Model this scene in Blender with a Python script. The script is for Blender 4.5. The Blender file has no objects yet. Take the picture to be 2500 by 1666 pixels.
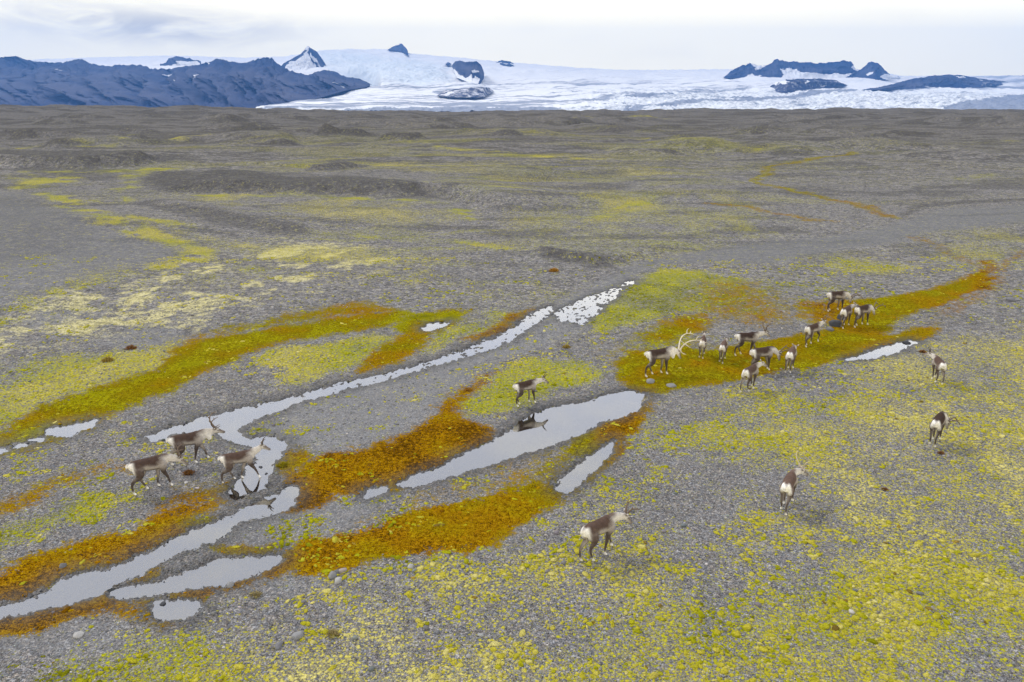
import bpy, bmesh, math, random
import numpy as np
from mathutils import Vector, Matrix
from mathutils.kdtree import KDTree
R = math.radians
rng = np.random.default_rng(7)
random.seed(7)
S = bpy.context.scene
COL = S.collection

# ------------------------------------------------------------------ camera
HFOV, YH, CAMH = 69.0, 222.0, 12.5
F = 1250 / math.tan(R(HFOV / 2))                 # focal length in units of a 2500-wide frame
PITCH = math.atan((833 - YH) / F)
cam = bpy.data.cameras.new('camera')
cam.sensor_width = 36; cam.lens = 18 / math.tan(R(HFOV / 2))
cam.clip_start = 0.2; cam.clip_end = 40000
co = bpy.data.objects.new('camera', cam); COL.objects.link(co)
co.location = (0, 0, CAMH); co.rotation_euler = (R(90) - PITCH, 0, 0)
S.camera = co

# ------------------------------------------------------------------ light
SUN_AZ, SUN_EL = R(-50), R(42)                   # left of straight ahead, beyond the herd
sun = bpy.data.lights.new('sun', 'SUN'); sun.energy = 2.0; sun.angle = R(10); sun.color = (1.0, .96, .9)
so = bpy.data.objects.new('sun', sun); COL.objects.link(so)
sd = Vector((math.sin(SUN_AZ) * math.cos(SUN_EL), math.cos(SUN_AZ) * math.cos(SUN_EL), math.sin(SUN_EL)))
so.rotation_euler = sd.to_track_quat('Z', 'Y').to_euler(); so.location = (0, 0, 300)

S.view_settings.view_transform = 'Standard'; S.view_settings.look = 'None'
S.view_settings.exposure = 0.13; S.view_settings.gamma = 1.0
S.render.engine = 'CYCLES'
S.cycles.use_denoising = True
S.cycles.max_bounces = 5; S.cycles.volume_bounces = 0; S.cycles.transparent_max_bounces = 8

# ------------------------------------------------------------------ node helper
class NT:
    def __init__(s, tree): s.t = tree; tree.nodes.clear()
    def n(s, typ, ins=None, **kw):
        d = s.t.nodes.new(typ)
        for k, v in kw.items(): setattr(d, k, v)
        for k, v in (ins or {}).items():
            sk = d.inputs[k]
            if isinstance(v, bpy.types.NodeSocket): s.t.links.new(v, sk)
            else: sk.default_value = v
        return d
    def math(s, op, a, b=0.0, c=0.0, clamp=False):
        return s.n('ShaderNodeMath', {0: a, 1: b, 2: c}, operation=op, use_clamp=clamp).outputs[0]
    def add(s, a, b): return s.math('ADD', a, b)
    def sub(s, a, b): return s.math('SUBTRACT', a, b)
    def mul(s, a, b): return s.math('MULTIPLY', a, b)
    def smooth(s, x, lo, hi, o0=0.0, o1=1.0):
        return s.n('ShaderNodeMapRange', {0: x, 1: lo, 2: hi, 3: o0, 4: o1}, interpolation_type='SMOOTHSTEP').outputs[0]
    def lin(s, x, lo, hi, o0=0.0, o1=1.0):
        return s.n('ShaderNodeMapRange', {0: x, 1: lo, 2: hi, 3: o0, 4: o1}).outputs[0]
    def mix(s, f, a, b):
        m = s.n('ShaderNodeMix', data_type='RGBA')
        for i, v in ((0, f), (6, a), (7, b)):
            if isinstance(v, bpy.types.NodeSocket): s.t.links.new(v, m.inputs[i])
            else: m.inputs[i].default_value = v if i == 0 else (*v, 1)
        return m.outputs[2]
    def scalec(s, c, f):
        v = s.n('ShaderNodeVectorMath', operation='SCALE')
        s.t.links.new(c, v.inputs[0])
        if isinstance(f, bpy.types.NodeSocket): s.t.links.new(f, v.inputs['Scale'])
        else: v.inputs['Scale'].default_value = f
        return v.outputs[0]
    def ramp(s, x, stops, interp='LINEAR'):
        r = s.n('ShaderNodeValToRGB', {0: x}); e = r.color_ramp; e.interpolation = interp
        while len(e.elements) < len(stops): e.elements.new(0.5)
        for el, (p, c) in zip(e.elements, stops):
            el.position = p; el.color = (*c, 1) if len(c) == 3 else c
        return r.outputs[0]
    def noise(s, vec, scale, detail=3, rough=.55, dist=0.0):
        return s.n('ShaderNodeTexNoise', {'Vector': vec, 'Scale': scale, 'Detail': detail, 'Roughness': rough, 'Distortion': dist}).outputs[0]
    def vor(s, vec, scale, **kw):
        return s.n('ShaderNodeTexVoronoi', {'Vector': vec, 'Scale': scale}, **kw)
    def attr(s, name): return s.n('ShaderNodeAttribute', attribute_name=name)

def material(name):
    m = bpy.data.materials.new(name); m.use_nodes = True
    return m, NT(m.node_tree)
def finish(t, color, rough=.9, bump=None, bstr=.3, bdist=.02, spec=.2):
    p = t.n('ShaderNodeBsdfPrincipled', {'Roughness': rough, 'Specular IOR Level': spec})
    if isinstance(color, bpy.types.NodeSocket): t.t.links.new(color, p.inputs['Base Color'])
    else: p.inputs['Base Color'].default_value = (*color, 1)
    if bump is not None:
        b = t.n('ShaderNodeBump', {'Height': bump, 'Strength': bstr, 'Distance': bdist})
        t.t.links.new(b.outputs[0], p.inputs['Normal'])
    o = t.n('ShaderNodeOutputMaterial'); t.t.links.new(p.outputs[0], o.inputs[0])

# ------------------------------------------------------------------ sky
W = bpy.data.worlds.new('World'); S.world = W; W.use_nodes = True
t = NT(W.node_tree)
sky = t.n('ShaderNodeTexSky', sky_type='NISHITA'); sky.sun_disc = False
sky.sun_elevation = SUN_EL; sky.sun_rotation = SUN_AZ % (2 * math.pi)
sky_c = t.scalec(sky.outputs[0], 0.1)
tc = t.n('ShaderNodeTexCoord').outputs['Generated']
sp = t.n('ShaderNodeSeparateXYZ', {0: tc})
az = t.math('ARCTAN2', sp.outputs[0], sp.outputs[1]); el = t.math('ARCSINE', sp.outputs[2])
cv = t.n('ShaderNodeCombineXYZ', {0: az, 1: t.mul(el, 3.0), 2: 0.0}).outputs[0]
n1 = t.noise(cv, 5.5, 6, .55, .3); n2 = t.noise(cv, 16, 4, .55, .2)
high = t.smooth(el, R(7), R(20))
cloud = t.mix(high, (2.06, 1.85, 1.29), (1.0, 1.0, 1.05))
cloud = t.mix(t.smooth(n1, .45, .75, 0, .3), cloud, (1.72, 1.56, 1.14))
def blob(a0, e0, wa, we):
    da = t.math('DIVIDE', t.sub(az, R(a0)), R(wa)); de = t.math('DIVIDE', t.sub(el, R(e0)), R(we))
    r2 = t.add(t.mul(da, da), t.mul(de, de))
    return t.math('POWER', 2.718, t.mul(r2, -1.0))
b1 = t.add(blob(-22.5, 3.9, 6.5, 1.0), t.mul(blob(-30, 4.6, 7, 1.2), .45))
n3 = t.noise(cv, 9, 6, .6, 1.2)
b1 = t.mul(b1, t.smooth(t.add(n3, t.mul(n2, .4)), .5, .85, .15, 1.5))
cloud = t.mix(t.math('MULTIPLY', b1, .62, clamp=True), cloud, (1.12, 1.02, .80))
b2 = t.add(blob(-9.5, 7.4, 3.5, .7), t.mul(blob(9, 2.5, 9, 1.6), .35))
cloud = t.mix(t.math('MULTIPLY', t.mul(b2, t.add(n2, .4)), .35, clamp=True), cloud, (1.4, 1.3, 1.05))
allc = t.mix(.95, sky_c, cloud)
bg = t.n('ShaderNodeBackground', {0: allc, 1: 1.0}); ow = t.n('ShaderNodeOutputWorld', {0: bg.outputs[0]})

# ------------------------------------------------------------------ mapping photo positions to places
CP, SP_ = math.cos(PITCH), math.sin(PITCH)
def ray(px, py):
    dx = (np.asarray(px, float) - 1250) / F; dz = -(np.asarray(py, float) - 833) / F
    return dx, CP + dz * SP_, -SP_ + dz * CP
def ground(px, py):
    dx, dy, dz = ray(px, py); k = CAMH / -dz
    return dx * k, dy * k
def at_dist(px, py, d):
    dx, dy, dz = ray(px, py); k = d / dy
    return dx * k, d + 0 * k, CAMH + dz * k
def chart(x, y): return x / y, np.log(y)          # ground chart in which lengths count relative to range

# ------------------------------------------------------------------ numpy noise
def _h(ix, iy, seed):
    n = (ix.astype(np.int64) * 374761393 + iy.astype(np.int64) * 668265263 + seed * 974634533) & 0xffffffff
    n = ((n ^ (n >> 13)) * 1274126177) & 0xffffffff
    n = ((n ^ (n >> 16)) * 2246822519) & 0xffffffff
    return ((n ^ (n >> 15)) & 0xffffff) / float(0xffffff)
def vnoise(x, y, seed=0):
    x = np.asarray(x, float); y = np.asarray(y, float)
    xi = np.floor(x); yi = np.floor(y); fx = x - xi; fy = y - yi
    ux = fx * fx * fx * (fx * (fx * 6 - 15) + 10); uy = fy * fy * fy * (fy * (fy * 6 - 15) + 10)
    a = _h(xi, yi, seed); b = _h(xi + 1, yi, seed); c = _h(xi, yi + 1, seed); d = _h(xi + 1, yi + 1, seed)
    return (a + (b - a) * ux) * (1 - uy) + (c + (d - c) * ux) * uy
def fbm(x, y, seed=0, octv=4, gain=.5, rot=.6):
    s = 0; amp = 1; tot = 0
    c, q = math.cos(rot), math.sin(rot)
    for i in range(octv):
        s = s + amp * vnoise(x, y, seed + i * 17); tot += amp; amp *= gain
        x, y = (c * x - q * y) * 2.03 + 5.1, (q * x + c * y) * 2.03 + 1.7
    return s / tot                                   # 0..1 around .5
def ridged(x, y, seed=0, octv=4):
    s = 0; amp = 1; tot = 0
    for i in range(octv):
        s = s + amp * (1 - np.abs(2 * vnoise(x, y, seed + i * 13) - 1)); tot += amp; amp *= .5
        x, y = x * 2.07 + 3.3, y * 2.07 + 7.7
    return s / tot
def sstep(lo, hi, x):
    k = np.clip((x - lo) / (hi - lo), 0, 1); return k * k * (3 - 2 * k)

def poly_sd(a, b, P):
    """signed distance to polygon P (inside > 0) in chart units"""
    P = np.asarray(P); d = np.full(a.shape, 1e9); ins = np.zeros(a.shape, bool)
    for i in range(len(P)):
        x0, y0 = P[i - 1]; x1, y1 = P[i]
        ex, ey = x1 - x0, y1 - y0; L = ex * ex + ey * ey + 1e-12
        tt = np.clip(((a - x0) * ex + (b - y0) * ey) / L, 0, 1)
        d = np.minimum(d, (a - x0 - tt * ex) ** 2 + (b - y0 - tt * ey) ** 2)
        cr = ((y0 > b) != (y1 > b)) & (a < (x1 - x0) * (b - y0) / (y1 - y0 + 1e-15) + x0)
        ins ^= cr
    d = np.sqrt(d)
    return np.where(ins, d, -d)
def line_sd(a, b, P):
    """distance, side (+ = left of travel) and 0..1 position along an open polyline"""
    P = np.asarray(P); d = np.full(a.shape, 1e9); side = np.zeros(a.shape); pos = np.zeros(a.shape)
    seg = np.hypot(*(P[1:] - P[:-1]).T); cum = np.concatenate([[0], np.cumsum(seg)]); T = cum[-1]
    for i in range(1, len(P)):
        x0, y0 = P[i - 1]; x1, y1 = P[i]
        ex, ey = x1 - x0, y1 - y0; L = ex * ex + ey * ey + 1e-12
        tr = ((a - x0) * ex + (b - y0) * ey) / L; tt = np.clip(tr, 0, 1)
        dd = (a - x0 - tt * ex) ** 2 + (b - y0 - tt * ey) ** 2
        m = dd < d; d = np.where(m, dd, d)
        side = np.where(m, np.sign(ex * (b - y0) - ey * (a - x0)), side)
        pos = np.where(m, (cum[i - 1] + tr * seg[i - 1]) / T, pos)
    return np.sqrt(d), side, pos
def to_chart(pts):
    p = np.array(pts, float); x, y = ground(p[:, 0], np.maximum(p[:, 1], 240)); return np.stack(chart(x, y), 1)

# ------------------------------------------------------------------ the lie of the land (positions read off the photo)
WATERS = [  # name, depth, outline
 ('stream', .055, [(1341,748),(1317,755),(1275,782),(1259,797),(1221,816),(1183,835),(1118,858),(1030,889),(953,908),(877,927),(800,942),(765,954),(688,977),(574,1000),(497,1019),(421,1045),(360,1065),(370,1074),(421,1058),(478,1048),(530,1046),(547,1062),(566,1075),(580,1080),(610,1086),(624,1095),(631,1104),(625,1125),(610,1142),(588,1171),(573,1192),(555,1208),(566,1215),(602,1203),(639,1187),(655,1160),(660,1137),(675,1118),(690,1097),(696,1084),(690,1075),(666,1067),(653,1067),(611,1073),(592,1064),(578,1050),(590,1036),(620,1022),(650,1007),(727,980),(803,961),(877,938),(953,922),(1030,900),(1125,872),(1202,848),(1232,835),(1259,820),(1297,793),(1336,770),(1343,755)]),
 ('stream', .07, [(719,1186),(690,1200),(650,1216),(574,1253),(528,1280),(470,1295),(432,1318),(382,1341),(337,1364),(268,1391),(199,1406),(153,1417),(126,1444),(76,1467),(0,1484),(-120,1508),(-300,1545),(-300,1575),(-120,1525),(0,1500),(57,1490),(115,1475),(191,1460),(237,1445),(248,1434),(275,1417),(344,1395),(382,1368),(421,1349),(497,1322),(543,1307),(574,1272),(612,1261),(669,1249),(700,1240),(719,1213)]),
 ('pool', .08, [(681,1357),(610,1362),(535,1368),(497,1387),(421,1408),(382,1425),(330,1432),(275,1440),(278,1452),(330,1449),(400,1442),(459,1429),(535,1423),(566,1414),(643,1387),(668,1371)]),
 ('puddle', .06, [(382,1471),(430,1468),(474,1468),(482,1479),(467,1494),(432,1506),(392,1504),(379,1490)]),
 ('pool', .1, [(1542,956),(1500,960),(1451,977),(1385,988),(1336,998),(1300,1011),(1287,1018),(1275,1025),(1262,1042),(1232,1060),(1183,1088),(1129,1111),(1098,1130),(1053,1149),(1014,1164),(978,1182),(1003,1184),(1068,1165),(1129,1149),(1167,1137),(1221,1122),(1278,1103),(1336,1086),(1385,1069),(1424,1053),(1435,1044),(1470,1027),(1527,1013),(1550,1000),(1553,990),(1577,967),(1570,960)]),
 ('puddle', .03, [(890,1202),(915,1194),(940,1188),(942,1196),(915,1206),(893,1211)]),
 ('pool', .07, [(1500,1074),(1470,1095),(1439,1115),(1420,1130),(1393,1153),(1366,1178),(1370,1195),(1382,1199),(1408,1182),(1443,1150),(1470,1123),(1489,1095)]),
 ('stream', .035, [(1504,703),(1466,713),(1428,728),(1397,743),(1366,757),(1350,770),(1370,782),(1395,783),(1420,791),(1447,770),(1473,743),(1500,722),(1512,705)]),
 ('puddle', .03, [(1552,684),(1530,689),(1524,696),(1545,694)]),
 ('puddle', .06, [(1033,800),(1045,791),(1076,786),(1100,784),(1086,793),(1066,801),(1045,806),(1034,806)]),
 ('puddle', .06, [(112,1060),(130,1044),(165,1040),(214,1030),(234,1027),(230,1035),(207,1045),(168,1061)]),
 ('puddle', .05, [(28,1088),(50,1082),(70,1081),(60,1087),(40,1091)]),
 ('puddle', .05, [(-20,1098),(8,1093),(20,1090),(8,1098),(-18,1106)]),
 ('puddle', .05, [(76,1075),(95,1069),(110,1067),(100,1074),(84,1079)]),
 ('pool', .08, [(2070,877),(2105,866),(2136,853),(2174,841),(2220,832),(2237,836),(2212,849),(2174,863),(2120,875)]),
]
# wet moss carpets: strength, hue (0 rust orange .. 1 olive green), edge width, outline
CARPETS = [
 (.95, .62, .012, [(-200,1075),(0,1062),(40,1040),(100,1010),(200,960),(300,930),(380,905),(420,880),(440,850),(480,830),(560,815),(650,800),(760,785),(850,770),(930,765),(985,768),(970,785),(880,800),(800,815),(700,835),(640,855),(560,890),(480,920),(420,955),(330,990),(280,1010),(220,1045),(130,1080),(60,1100),(0,1112),(-200,1150)]),
 (.75, .45, .015, [(420,860),(500,815),(640,795),(760,780),(880,768),(975,770),(930,755),(850,740),(740,765),(600,790),(470,820)]),
 (.9, .72, .012, [(985,770),(1060,764),(1130,762),(1110,785),(1075,808),(1040,815),(1000,820),(960,800)]),
 (.95, .4, .012, [(1022,805),(1040,815),(1030,831),(1007,854),(968,885),(892,910),(893,881),(926,850),(972,824)]),
 (.85, .12, .012, [(1309,751),(1259,785),(1213,816),(1164,832),(1137,830),(1183,808),(1213,789),(1252,766)]),
 (1.0, .1, .012, [(1076,1000),(1129,1027),(1187,1053),(1183,1072),(1125,1111),(1068,1141),(1014,1157),(975,1182),(938,1199),(896,1192),(800,1216),(750,1243),(690,1247),(719,1215),(716,1190),(706,1165),(727,1144),(803,1113),(877,1115),(950,1095),(991,1069),(1030,1057),(1045,1030)]),
 (.8, .03, .02, [(877,1110),(961,1100),(1020,1130),(960,1165),(880,1165),(800,1140)]),
 (.9, .35, .012, [(685,1105),(735,1100),(760,1115),(735,1140),(700,1150),(672,1140),(690,1120)]),
 (1.0, .22, .012, [(560,1436),(650,1385),(685,1354),(727,1330),(803,1312),(900,1285),(960,1265),(1040,1240),(1150,1225),(1240,1205),(1310,1178),(1362,1182),(1375,1203),(1412,1185),(1447,1152),(1475,1124),(1495,1095),(1502,1074),(1470,1090),(1440,1108),(1400,1110),(1390,1085),(1424,1060),(1470,1035),(1530,1018),(1556,1000),(1570,980),(1583,990),(1560,1040),(1515,1080),(1490,1120),(1455,1160),(1400,1200),(1317,1254),(1243,1302),(1169,1341),(1009,1349),(882,1373),(807,1399),(765,1404),(719,1395),(666,1402),(600,1425)]),
 (.62, .55, .03, [(1180,1215),(1240,1175),(1330,1120),(1390,1090),(1424,1062),(1440,1110),(1400,1140),(1365,1180),(1300,1200),(1240,1225)]),
 (.95, .2, .012, [(398,1444),(450,1432),(535,1424),(566,1415),(600,1405),(580,1420),(545,1430),(497,1446),(478,1467),(430,1463),(402,1460)]),
 (.95, .22, .012, [(-200,1430),(0,1402),(50,1372),(153,1349),(214,1322),(337,1295),(382,1268),(410,1250),(478,1264),(516,1276),(470,1293),(430,1315),(382,1337),(337,1360),(268,1386),(191,1400),(134,1412),(76,1440),(38,1455),(0,1463),(-200,1510)]),
 (.68, .3, .025, [(382,1268),(400,1230),(430,1205),(486,1192),(555,1184),(585,1190),(560,1222),(530,1260),(478,1270),(430,1290),(337,1310)]),
 (.72, .25, .015, [(-200,1280),(0,1232),(50,1211),(153,1169),(207,1161),(207,1173),(153,1190),(96,1213),(31,1249),(0,1264),(-200,1310)]),
 (.6, .3, .02, [(200,1165),(260,1142),(340,1132),(300,1150),(230,1168)]),
 (.95, .18, .012, [(-200,1560),(0,1505),(96,1482),(184,1463),(245,1454),(275,1452),(300,1468),(240,1485),(168,1508),(92,1540),(0,1559),(-200,1600)]),
 (.66, .35, .02, [(250,1480),(291,1467),(382,1466),(376,1482),(392,1508),(440,1510),(402,1530),(325,1502)]),
 (.95, .28, .01, [(243,1444),(268,1425),(344,1402),(398,1379),(396,1391),(344,1421),(275,1446),(255,1450)]),
 (.85, .5, .012, [(528,1345),(547,1333),(600,1340),(685,1338),(672,1354),(610,1359),(574,1364)]),
 (.8, .6, .012, [(480,1295),(530,1280),(545,1266),(500,1262),(470,1275)]),
 (1.0, .5, .01, [(2415,660),(2365,680),(2289,702),(2212,719),(2117,731),(2078,735),(2010,745),(2015,770),(2022,795),(1990,815),(1930,828),(1868,838),(1799,847),(1734,856),(1660,850),(1600,855),(1530,860),(1508,885),(1502,915),(1527,946),(1560,962),(1600,964),(1660,952),(1715,942),(1814,926),(1906,911),(1983,900),(2040,884),(2075,876),(2136,850),(2190,835),(2228,829),(2262,816),(2266,802),(2230,800),(2180,815),(2143,816),(2160,795),(2174,786),(2212,768),(2308,745),(2346,722),(2404,700)]),
 (.9, .15, .02, [(1960,745),(2010,742),(2020,765),(2025,795),(1985,790),(1965,765)]),
 (.95, .3, .02, [(1565,822),(1642,786),(1700,776),(1714,790),(1700,812),(1650,828),(1580,834)]),
 (.55, .6, .03, [(1500,870),(1530,830),(1600,815),(1700,815),(1740,850),(1620,860),(1540,880)]),
 (.55, .4, .03, [(1715,690),(1790,690),(1860,705),(1930,740),(1960,780),(1900,800),(1800,790),(1720,780),(1700,740)]),
 (.5, .3, .02, [(2350,730),(2400,690),(2425,665),(2440,690),(2400,720),(2330,760),(2270,790),(2290,765)]),
 (.45, .3, .03, [(1090,1180),(1200,1140),(1330,1100),(1370,1110),(1280,1160),(1130,1215),(1000,1240),(900,1275),(860,1280),(950,1230)]),
]
CARPETS.append((.72, .2, .014, [(1060,1010),(1090,975),(1140,940),(1190,915),(1215,912),(1190,935),(1140,975),(1120,1015),(1090,1030)]))
# thin mossy lines along old channels: strength, hue, half-width (chart), line
STREAKS = [
 (.55, .6, .010, [(2080,380),(2000,392),(1900,410),(1855,425),(1850,440),(1880,458),(1950,474),(2030,490),(2120,515),(2190,535)]),
 (.5, .3, .009, [(1730,500),(1830,510),(1900,522),(1960,535),(2030,540)]),
 (.5, .3, .012, [(2050,495),(2110,505),(2130,520),(2170,528)]),
 (.6, .3, .012, [(2404,640),(2420,655),(2412,668)]),
 (.42, .15, .016, [(2330,760),(2390,712),(2430,670),(2470,630),(2560,590)]),
 (.4, .3, .012, [(2250,580),(2330,625),(2400,655)]),
]
# dry cushions: strength, brightness (0 olive .. 1 pale straw), edge, outline
CUSH = [
 (1.0, .22, .02, [(1440,790),(1475,755),(1520,715),(1560,690),(1623,659),(1715,665),(1800,685),(1830,705),(1810,745),(1734,763),(1650,770),(1590,785),(1500,800),(1450,812)]),
 (.42, .25, .03, [(1800,690),(2100,690),(2130,705),(2000,735),(1950,790),(1830,800),(1740,790),(1720,760)]),
 (.40, .35, .03, [(1944,652),(1983,638),(2040,623),(2136,642),(2231,650),(2174,671),(2059,668)]),
 (.34, .5, .03, [(2227,591),(2328,564),(2500,569),(2700,580),(2700,660),(2392,650),(2300,640)]),
 (.3, .5, .03, [(2100,560),(2500,535),(2700,540),(2700,570),(2200,590)]),
 (.8, .22, .02, [(1213,923),(1259,900),(1309,880),(1447,885),(1458,916),(1397,940),(1340,960),(1290,995),(1202,1010),(1144,1018),(1110,1000),(1137,975),(1183,960)]),
 (.6, .3, .02, [(1026,862),(1037,839),(1068,808),(1144,785),(1198,751),(1259,757),(1202,805),(1125,825),(1068,856)]),
 (.58, .28, .02, [(646,880),(688,854),(765,847),(900,812),(985,826),(965,852),(885,882),(820,912),(740,938),(690,940),(715,900),(650,890)]),
 (.62, .35, .03, [(-200,950),(0,890),(100,870),(250,860),(380,850),(430,830),(440,860),(420,885),(330,930),(280,960),(200,965),(100,1010),(40,1040),(0,1060),(-200,1080)]),
 (.85, .22, .02, [(-200,1310),(0,1284),(57,1257),(134,1234),(214,1211),(268,1207),(285,1220),(245,1264),(172,1276),(96,1303),(50,1330),(0,1337),(-200,1380)]),
 (.45, .3, .03, [(230,1225),(330,1190),(350,1215),(290,1240),(250,1250)]),
 (.38, .66, .02, [(-300,1640),(0,1608),(120,1600),(180,1553),(330,1540),(450,1525),(520,1462),(580,1432),(700,1412),(820,1412),(900,1392),(1050,1372),(1200,1352),(1270,1312),(1340,1255),(1400,1222),(1460,1165),(1520,1095),(1580,1010),(1600,972),(1720,948),(1900,918),(2080,885),(2230,848),(2300,812),(2420,790),(2600,770),(3000,760),(3200,2300),(-1500,2300)]),
 (.55, .24, .03, [(-100,1700),(0,1660),(150,1605),(320,1575),(520,1545),(760,1535),(900,1600),(880,1900),(-300,1900)]),
 (.32, .75, .03, [(560,1480),(800,1440),(1000,1560),(1050,1700),(1000,2200),(300,2200),(450,1650)]),
 (.14, .3, .04, [(-200,1700),(200,1560),(480,1540),(700,1700),(600,2200),(-800,2200)]),
 (.1, .4, .05, [(1400,1500),(1900,1420),(2500,1300),(3000,1300),(3200,2300),(1200,2300)]),
 (.1, .5, .05, [(1500,1050),(1900,960),(2150,1000),(2000,1180),(1650,1320),(1480,1240)]),
 (.28, .4, .05, [(1260,520),(1500,470),(1750,480),(1950,540),(1900,580),(1650,615),(1450,600),(1280,590)]),
 (.18, .5, .04, [(1250,395),(1700,400),(1700,430),(1400,450),(1050,440),(900,400)]),
 (.75, .25, .012, [(1436,606),(1478,612),(1526,638),(1505,649),(1457,628)]),
 (.5, .3, .02, [(1680,600),(1740,605),(1745,615),(1690,612)]),
 (.3, .6, .04, [(340,470),(600,478),(900,478),(1060,495),(1160,530),(1000,545),(760,530),(500,505)]),
 (.35, .55, .03, [(420,560),(560,590),(760,600),(1000,610),(1180,640),(1000,700),(880,640),(700,640),(520,600)]),
]
CUSH_LINES = [
 (.75, .3, .010, [(382,474),(478,481),(637,483),(797,483),(956,488),(1036,490),(1089,502),(1169,532)]),
 (.7, .35, .012, [(106,420),(223,421),(297,415),(390,408)]),
 (.6, .35, .014, [(390,408),(352,430),(320,450),(287,490)]),
 (.6, .4, .016, [(60,439),(110,425),(154,438),(106,450),(80,460),(170,490),(180,522),(239,548),(319,564),(414,591),(470,612),(467,632),(372,656),(239,685),(100,740),(0,790)]),
 (.55, .4, .010, [(754,569),(903,577),(1036,591),(1169,596),(1260,612)]),
 (.5, .4, .010, [(340,545),(400,550),(467,556)]),
 (.4, .4, .012, [(319,352),(425,347),(611,335)]),
 (.3, .4, .010, [(744,322),(892,312)]),
 (.38, .4, .010, [(797,341),(903,345),(983,353),(1062,365),(1250,378),(1409,391),(1622,396)]),
 (.4, .4, .014, [(0,370),(90,360),(260,358)]),
 (.45, .4, .014, [(1447,290),(1590,288)]), (.35, .4, .014, [(1590,342),(1700,346)]),
 (.35, .4, .012, [(1250,405),(1480,440),(1600,442)]),
 (.4, .3, .014, [(1440,530),(1520,515),(1600,488)]),
 (.35, .35, .012, [(2330,440),(2410,430),(2450,426)]),
 (.3, .4, .014, [(2370,350),(2440,346)]), (.3, .4, .014, [(1870,375),(1960,368)]),
 (.35, .4, .02, [(2392,644),(2440,610),(2500,590)]),
]
PALE = [
 (.78, .05, [(-200,860),(0,800),(60,755),(130,730),(250,700),(380,670),(480,640),(560,600),(700,590),(830,600),(930,615),(960,640),(900,670),(800,690),(720,720),(640,720),(560,760),(470,790),(430,800),(330,830),(200,845),(100,830),(0,860),(-200,920)]),
 (.2, .04, [(130,790),(230,770),(260,800),(220,835),(180,830)]),
 (.3, .05, [(-100,960),(200,870),(300,850),(330,880),(150,930),(0,990)]),
 (.25, .05, [(620,610),(760,600),(900,610),(940,640),(820,660),(680,640)]),
]
CLEAR = [  # bare washed gravel, no moss
 (.95, .02, [(2700,480),(2500,500),(2300,512),(2190,550),(2000,582),(1850,592),(1700,612),(1560,642),(1450,705),(1350,745),(1300,800),(1240,835),(1100,880),(900,940),(700,1010),(620,1045),(700,1085),(800,1108),(900,1090),(1000,1050),(1080,970),(1180,905),(1290,860),(1400,820),(1460,770),(1530,700),(1600,652),(1750,642),(1900,640),(2000,622),(2200,592),(2300,562),(2500,545),(2700,550)]),
 (.8, .02, [(540,1310),(600,1270),(720,1235),(850,1220),(960,1205),(900,1250),(820,1300),(720,1330),(600,1335)]),
 (.7, .03, [(-100,1580),(100,1545),(200,1520),(330,1555),(300,1600),(150,1620),(0,1600),(-100,1610)]),
 (.8, .03, [(0,470),(60,470),(180,540),(300,580),(420,610),(440,640),(330,670),(200,700),(60,745),(-200,820),(-200,480)]),
 (.75, .02, [(60,800),(95,765),(180,765),(170,795),(110,805)]),
 (.7, .02, [(240,835),(330,800),(420,795),(450,825),(400,845),(280,850)]),
 (.8, .02, [(1970,770),(2015,785),(1990,800),(1950,795),(1930,780)]),
 (.7, .03, [(640,1420),(800,1405),(760,1440),(640,1460)]),
]
DARK = [
 (.5, .012, [(-200,375),(0,378),(425,383),(460,385),(372,400),(212,412),(106,410),(0,398),(-200,400)]),
 (.58, .016, [(340,450),(382,415),(462,413),(584,430),(717,445),(903,448),(1036,470),(1100,488),(956,477),(797,474),(531,474),(372,470)]),
 (.5, .012, [(744,425),(800,410),(876,404),(905,408),(830,425)]),
 (.6, .012, [(555,328),(611,318),(706,322),(720,328)]), (.6, .012, [(780,339),(829,322),(903,330),(930,340)]),
 (.6, .012, [(914,348),(967,336),(1046,349),(1000,352)]), (.6, .012, [(90,362),(159,348),(200,358),(150,364)]),
 (.5, .012, [(10,330),(133,316),(165,322),(70,333)]),
 (.6, .012, [(1275,614),(1300,609),(1383,622),(1480,634),(1500,650),(1460,652),(1383,636)]),
 (.5, .01, [(2195,522),(2233,500),(2365,488),(2600,480),(2600,486),(2365,495),(2250,508),(2210,530)]),
 (.4, .01, [(2230,533),(2400,523),(2600,512),(2600,518),(2400,530)]),
 (.4, .012, [(1930,320),(1994,318),(2100,338),(2130,342),(2040,338)]),
 (.45, .012, [(290,490),(480,515),(637,545),(770,570),(700,580),(600,565),(450,535)]),
 (.3, .03, [(0,480),(60,470),(180,545),(250,580),(200,620),(60,660),(-200,700),(-200,500)]),
]
for L in (CARPETS, CUSH, PALE, CLEAR, DARK):
    for i, e in enumerate(L): L[i] = (*e[:-1], to_chart(e[-1]))
for L in (STREAKS, CUSH_LINES):
    for i, e in enumerate(L): L[i] = (*e[:-1], to_chart(e[-1]))
WCH = [to_chart(w[2]) for w in WATERS]
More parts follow.
